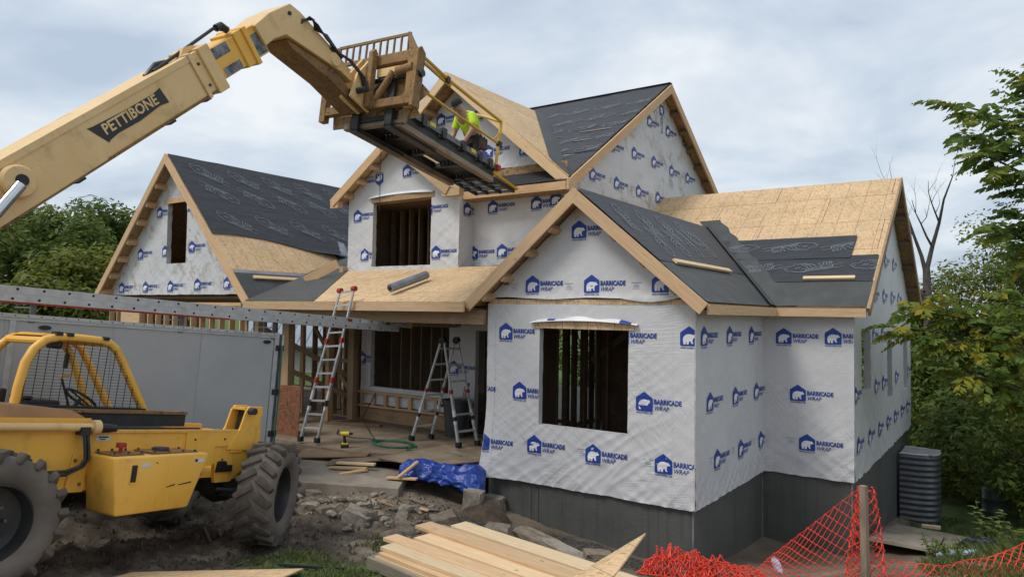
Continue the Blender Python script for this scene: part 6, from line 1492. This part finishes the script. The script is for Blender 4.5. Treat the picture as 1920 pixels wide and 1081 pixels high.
# ------------------------------------------------------------------ vegetation
def leaves(centers, radii, n, size, rng, squash=.8):
    c = np.array(centers); r = np.array(radii); w = r**2; w = w/w.sum(); idx = rng.choice(len(c), n, p=w)
    d = rng.normal(size=(n, 3)); d /= np.linalg.norm(d, axis=1)[:, None]; rad = rng.random(n)**(1/2.4)
    p = c[idx]+d*(rad*r[idx])[:, None]*np.array([1, 1, squash])
    nr_ = d*.7+np.array([0, 0, .75])+rng.normal(size=(n, 3))*.42; nr_ /= np.linalg.norm(nr_, axis=1)[:, None]
    a = np.cross(nr_, rng.normal(size=(n, 3))); a /= np.linalg.norm(a, axis=1)[:, None]+1e-9
    b = np.cross(nr_, a)
    s = size*rng.uniform(.6, 1.4, n)[:, None]
    P = np.stack([p-a*s, p+b*s*.42-a*s*.1, p+a*s, p-b*s*.42-a*s*.1], 1)
    ct = rng.uniform(-.25, .25, len(c)); tone = np.clip(.45+ct[idx]+rng.normal(0, .17, n), 0, 1)
    return P, tone
def tree(name, x, y, z0, h, rad, n, size, mat, label, group, seed, crown0=.3, nclump=26, lobes=1., trunk=.16):
    rng = np.random.default_rng(seed); root = empty(name, Matrix.Translation((x, y, z0)), label, 'tree', group)
    cs, rs = [], []
    for k in range(nclump):
        t_ = crown0+(1-crown0)*(k+.5)/nclump; prof = math.sin(math.pi*min(1, max(.08, (t_-crown0)/(1-crown0)*.80+.17)))**.7
        a = k*2.4+rng.uniform(-.5, .5); q = rad*prof*rng.uniform(.25, .95)
        cs.append((q*math.cos(a), q*math.sin(a), h*t_*rng.uniform(.93, 1.0)-.2)); rs.append(rad*rng.uniform(.22, .42)*lobes)
    mb = MB(); lean = rng.normal(0, .03, 2)
    mb.tube([(lean[0]*h*t_+.05*math.sin(t_*9), lean[1]*h*t_, h*.82*t_-.15) for t_ in np.linspace(0, 1, 8)], [trunk*(1-.8*t_) for t_ in np.linspace(0, 1, 8)], 8)
    mb.build('trunk', 'bark', root, smooth=True)
    lm = MB()
    for c_, r_ in zip(cs, rs):
        s_ = max(.2, c_[2]/h-.25)*h*.9; p0 = V((lean[0]*s_, lean[1]*s_, min(s_, h*.78))); p1 = V(c_); md = p0.lerp(p1, .5)+V((0, 0, -.05*h*.3))
        lm.tube([p0, md, p1], [trunk*.28, trunk*.18, trunk*.06], 5)
    lm.build('limbs', 'bark', root, smooth=True)
    P, tn = leaves(cs, rs, n, size, rng)
    link('crown', quads_mesh('crown', P, mat, tn), root); return root
VEG_L = [(-31.83, 1.35, 6.62, 3.4, 'leaf_mid', 10500, 0.15), (-37.21, 4.91, 7.91, 3.6, 'leaf_mid', 10500, 0.17), (-32.37, 4.64, 7.27, 3.2, 'leaf_mid', 10500, 0.15), (-24.51, 2.22, 4.88, 2.7, 'leaf_yellow', 9500, 0.125), (-37.61, 9.51, 8.56, 3.6, 'leaf_mid', 10000, 0.18), (-40.22, 12.56, 8.46, 3.8, 'leaf_dark', 9000, 0.19), (-23.89, -0.4, 3.31, 2.2, 'leaf_mid', 6500, 0.12), (-23.74, 0.92, 3.86, 2.2, 'leaf_yellow', 7000, 0.12)]
LAB_L = ['green tree at the far left edge, under the boom', 'mid green tree left of the garage, first of the tall ones', 'rounded green tree left of the garage, second of the tall ones', 'yellow-green tree close beside the garage', 'tallest tree behind the garage gable', 'dark tree touching the garage rake', 'low bushy tree behind the trailer']+['green bushy tree between the low bush and the yellow-green tree']
for i, (x, y, h_, r_, m_, n_, s_) in enumerate(VEG_L):
    tree('broadleaf_tree', x, y, gbase(x, y), h_, r_, n_, s_, m_, LAB_L[i], 'trees left of the garage', 40+i, .12, 34)
VEG_R = [(0.48, 25.28, 7.6, 2.8, 'leaf_mid', 8500, 0.14, 'green tree directly behind the gable wall'), (1.72, 31.03, 9.2, 3.0, 'leaf_yellow', 6000, 0.13, 'yellowing tree with thin crown beside the dead tree'), (3.11, 35.68, 11.8, 3.6, 'leaf_yellow', 5200, 0.13, 'airy yellow-green tree right of the dead tree'), (4.38, 31.68, 10.6, 3.2, 'leaf_mid', 8500, 0.15, 'mid green tree at the far right edge'), (1.63, 17.53, 4.9, 2.3, 'leaf_mid', 8500, 0.11, 'low green tree behind the window well'), (3.0, 15.44, 5.0, 2.4, 'leaf_mid', 9500, 0.1, 'dense green bush behind the utility trailer'), (4.03, 13.1, 5.2, 2.3, 'leaf_mid', 9500, 0.09, 'tall leafy bush at the right edge'), (4.69, 11.12, 4.6, 2.2, 'leaf_mid', 7000, 0.09, 'leafy bush cut off by the right edge'), (2.12, 21.54, 6.2, 2.4, 'leaf_yellow', 7000, 0.11, 'yellow-green tree in front of the thin crowned one')]
for i, (x, y, h_, r_, m_, n_, s_, lab) in enumerate(VEG_R):
    tree('broadleaf_tree', x, y, gbase(x, y), h_, r_, n_, s_, m_, lab, 'trees right of the house', 70+i, .10, 34)
for i, (x, y, lab) in enumerate(((-2.5, 29, 'green tree behind the house seen through the front window'), (-9.5, 27, 'green tree far behind the porch'), (-16, 25, 'green tree behind the garage framing'), (4.5, 31, 'green tree behind the wing of the house'))):
    tree('broadleaf_tree', x, y, gbase(x, y), 7.2, 3.2, 6000, .16, 'leaf_mid', lab, 'trees behind the house', 90+i, .05, 28)
# dead tree
x, y = 0.96, 24.39; dt = empty('dead_tree', Matrix.Translation((x, y, gbase(x, y))), 'bare dead tree with forked grey trunk behind the gable', 'tree')
dm = MB(); rr = random.Random(5)
dm.tube([(0, 0, -.2), (.05, 0, 3.2), (-.02, 0, 6.2), (-.08, 0, 8.2)], [.30, .25, .20, .14], 10)
dm.build('trunk', 'bark_dead', dt, smooth=True)
bm_ = MB()
def branch(p, d, L_, r, depth):
    pts = [p]; rs = [r]; q = p.copy(); dd = d.copy()
    for k in range(4):
        dd = (dd+V((rr.gauss(0, .16), rr.gauss(0, .16), .10))).normalized(); q = q+dd*L_/4; pts.append(q.copy()); rs.append(r*(1-.2*(k+1)))
    bm_.tube(pts, rs, 6)
    if depth > 0:
        for k in range(3 if depth > 1 else 4):
            i = rr.choice((1, 2, 3, 4)); s_ = V((rr.gauss(0, .8), rr.gauss(0, .8), rr.uniform(.1, .9))).normalized(); branch(pts[i], (dd*.7+s_*.8).normalized(), L_*rr.uniform(.35, .62), rs[i]*.6, depth-1)
branch(V((-.08, 0, 8.1)), V((.42, .25, .95)).normalized(), 4.2, .11, 4); branch(V((-.06, 0, 7.8)), V((-.22, -.1, 1)).normalized(), 3.8, .10, 4); branch(V((-.04, 0, 6.9)), V((-.85, -.5, .8)).normalized(), 2.6, .08, 3)
bm_.build('branches', 'bark_dead', dt, smooth=True)
# walnut-like tree reaching in from the right, with long feathered leaves
wt = empty('walnut_tree', Matrix.Identity(4), 'tree with long feathered leaves reaching in from the right edge', 'tree')
tx, ty = 4.97, 6.43; tz = gbase(tx, ty)
TG = [(2.98, 4.42, 6.66), (3.11, 4.15, 6.07), (3.33, 4.3, 5.71), (3.97, 5.24, 6.57), (3.48, 4.65, 4.51), (3.82, 5.01, 5.32), (3.95, 5.47, 7.25), (3.74, 4.96, 6.07), (3.9, 5.19, 4.73), (2.22, 3.52, 2.71), (2.61, 4.04, 2.96), (2.85, 3.96, 2.47), (3.17, 4.44, 2.84), (3.48, 4.53, 2.47), (3.22, 4.23, 1.88), (3.86, 4.92, 3.22), (3.89, 4.94, 2.34), (3.71, 4.81, 1.55), (4.01, 5.27, 3.98), (2.92, 4.74, 1.97), (2.32, 4.08, 3.1)]
rng = np.random.default_rng(5); lf = []; tn = []; bmw = MB()
trunk_pts = [V((tx, ty, tz-.2)), V((tx+.05, ty, tz+2.5)), V((tx-.1, ty+.1, tz+5)), V((tx+.1, ty, tz+8.5))]
MB().tube(trunk_pts, [.2, .17, .13, .06], 10).build('trunk', 'bark', wt, smooth=True)
def frond(p, d, L_, warm=0):
    d = d.normalized(); side_ = d.cross(UPZ).normalized(); nlf = 8
    tb_ = min(.97, rng.uniform(.25, .85)+(warm if rng.random() < .5 else 0))
    if rng.random() < .05: tb_ = 1.
    q = p.copy(); dd = d.copy(); st = L_/nlf
    for k in range(nlf+1):
        dd = (dd+V((0, 0, -.105))).normalized(); q2 = q+dd*st
        for s_ in (-1, 1):
            ln = L_*.33*math.sin(math.pi*(.18+.72*(k+1)/(nlf+1)))
            ldir = (dd*.55+side_*s_+V((0, 0, -.55+rng.normal(0, .2)))).normalized(); wd = ldir.cross(UPZ*.55+V((rng.normal(0, .6), rng.normal(0, .6), 0))).normalized()*ln*.26
            a = np.array(q2); b_ = np.array(q2+ldir*ln); m1 = np.array(q2+ldir*ln*.42+wd); m2 = np.array(q2+ldir*ln*.42-wd)
            lf.append([a, m1, b_, m2]); tn.append(min(1, max(0, tb_+rng.normal(0, .12))))
        q = q2
for g_ in TG:
    e_ = V(g_); zb = min(max(e_.z-1.2, tz+1.2), tz+7.5); p0 = V((tx, ty, zb)); p1 = p0.lerp(e_, .5)+V((0, 0, .25)); pts = [p0, p1, p0.lerp(e_, .8)+V((0, 0, .16)), e_]
    bmw.tube(pts, [.05, .03, .016, .006], 6)
    for k in range(19 if e_.z > 4 else 22):
        t_ = .42+.58*k/21; b_ = p1.lerp(e_, (t_-.42)/.58); dirn = (e_-p0).normalized(); dirn = dirn+V((rng.normal(0, .65), rng.normal(0, .65), rng.normal(.12, .3)))
        frond(b_, dirn, rng.uniform(.42, .72), .35 if e_.z < 4.2 else 0)
bmw.build('limbs', 'bark', wt, smooth=True)
link('crown', quads_mesh('crown', np.array(lf), 'leaf_walnut', np.array(tn)), wt)
# grass and weeds
def grass(name, spots, label, seed):
    rng = np.random.default_rng(seed); P, tnn = [], []
    for (cx, cy, rx, ry, n, hh) in spots:
        for _ in range(n):
            a, r = rng.uniform(0, 6.28), math.sqrt(rng.random()); x, y = cx+rx*r*math.cos(a), cy+ry*r*math.sin(a)
            if mn.noise(V((x*2.3, y*2.3, 3))) < -.12: continue
            z = gz(x, y)-.005; h_ = hh*rng.uniform(.4, 1.3); th_ = rng.uniform(0, 6.28); w = .0035+.004*rng.random()
            dx_, dy_ = math.cos(th_)*w, math.sin(th_)*w; bx, by = rng.normal(0, .4, 2)*h_
            P.append([[x-dx_, y-dy_, z], [x+dx_, y+dy_, z], [x+dx_*.6+bx*.5, y+dy_*.6+by*.5, z+h_*.65], [x+bx, y+by, z+h_]]); tnn.append(min(1, max(0, rng.normal(.5, .28))))
    return setp(link(name, quads_mesh(name, np.array(P), 'grass', np.array(tnn))), label, 'grass', kind='stuff')
grass('grass', [(-2.1, -5.0, 1.1, .7, 5200, .06), (-3.1, -5.0, .7, .35, 1200, .05), (-.6, -5.4, 1.3, .6, 2500, .06), (-2.6, -3.6, .5, .35, 500, .09), (3.6, .6, .8, 1.2, 2600, .12), (4.2, 3.6, 1.2, 2.2, 5200, .18), (3.2, 8.5, 1.4, 3.0, 5000, .12)], 'patchy short grass on the bare ground', 3)
def weed(x, y, h_, n, label, seed):
    rng = np.random.default_rng(seed); root = empty('weed', Matrix.Translation((x, y, gz(x, y))), label, 'plant'); mb = MB(); L_ = []
    for k in range(n):
        a = rng.uniform(0, 6.28); q = V((.35*h_*math.cos(a), .35*h_*math.sin(a), h_*rng.uniform(.6, 1))); mb.tube([(0, 0, 0), tuple(q*.5+V((0, 0, .05*h_))), tuple(q)], .006, 5)
        for j in range(7):
            c = q*(.4+.1*j); b = rng.uniform(0, 6.28); d = V((math.cos(b), math.sin(b), .15)); w = d.cross(UPZ)*h_*.06; ln = h_*.26
            L_.append([np.array(c), np.array(c+d*ln*.5+w), np.array(c+d*ln+V((0, 0, -.03))), np.array(c+d*ln*.5-w)])
    mb.build('stem', 'bark', root); link('foliage', quads_mesh('foliage', np.array(L_), 'leaf_walnut', rng.uniform(.3, .9, len(L_))), root)
weed(2.78, 3.1, .45, 7, 'tallest green weed beside the pale panel', 1); weed(3.0, 2.85, .30, 6, 'small green weed behind the orange fence', 2); weed(3.15, 2.5, .32, 7, 'leafy weed right of the pale blue foam', 3); weed(-2.75, -3.3, .16, 6, 'small green weed among the rubble stones', 4); weed(3.5, 4.6, .7, 9, 'bushy weed at the end of the pale panel', 5); weed(3.9, 2.2, .6, 9, 'bushy weed near the right end of the orange fence', 6)
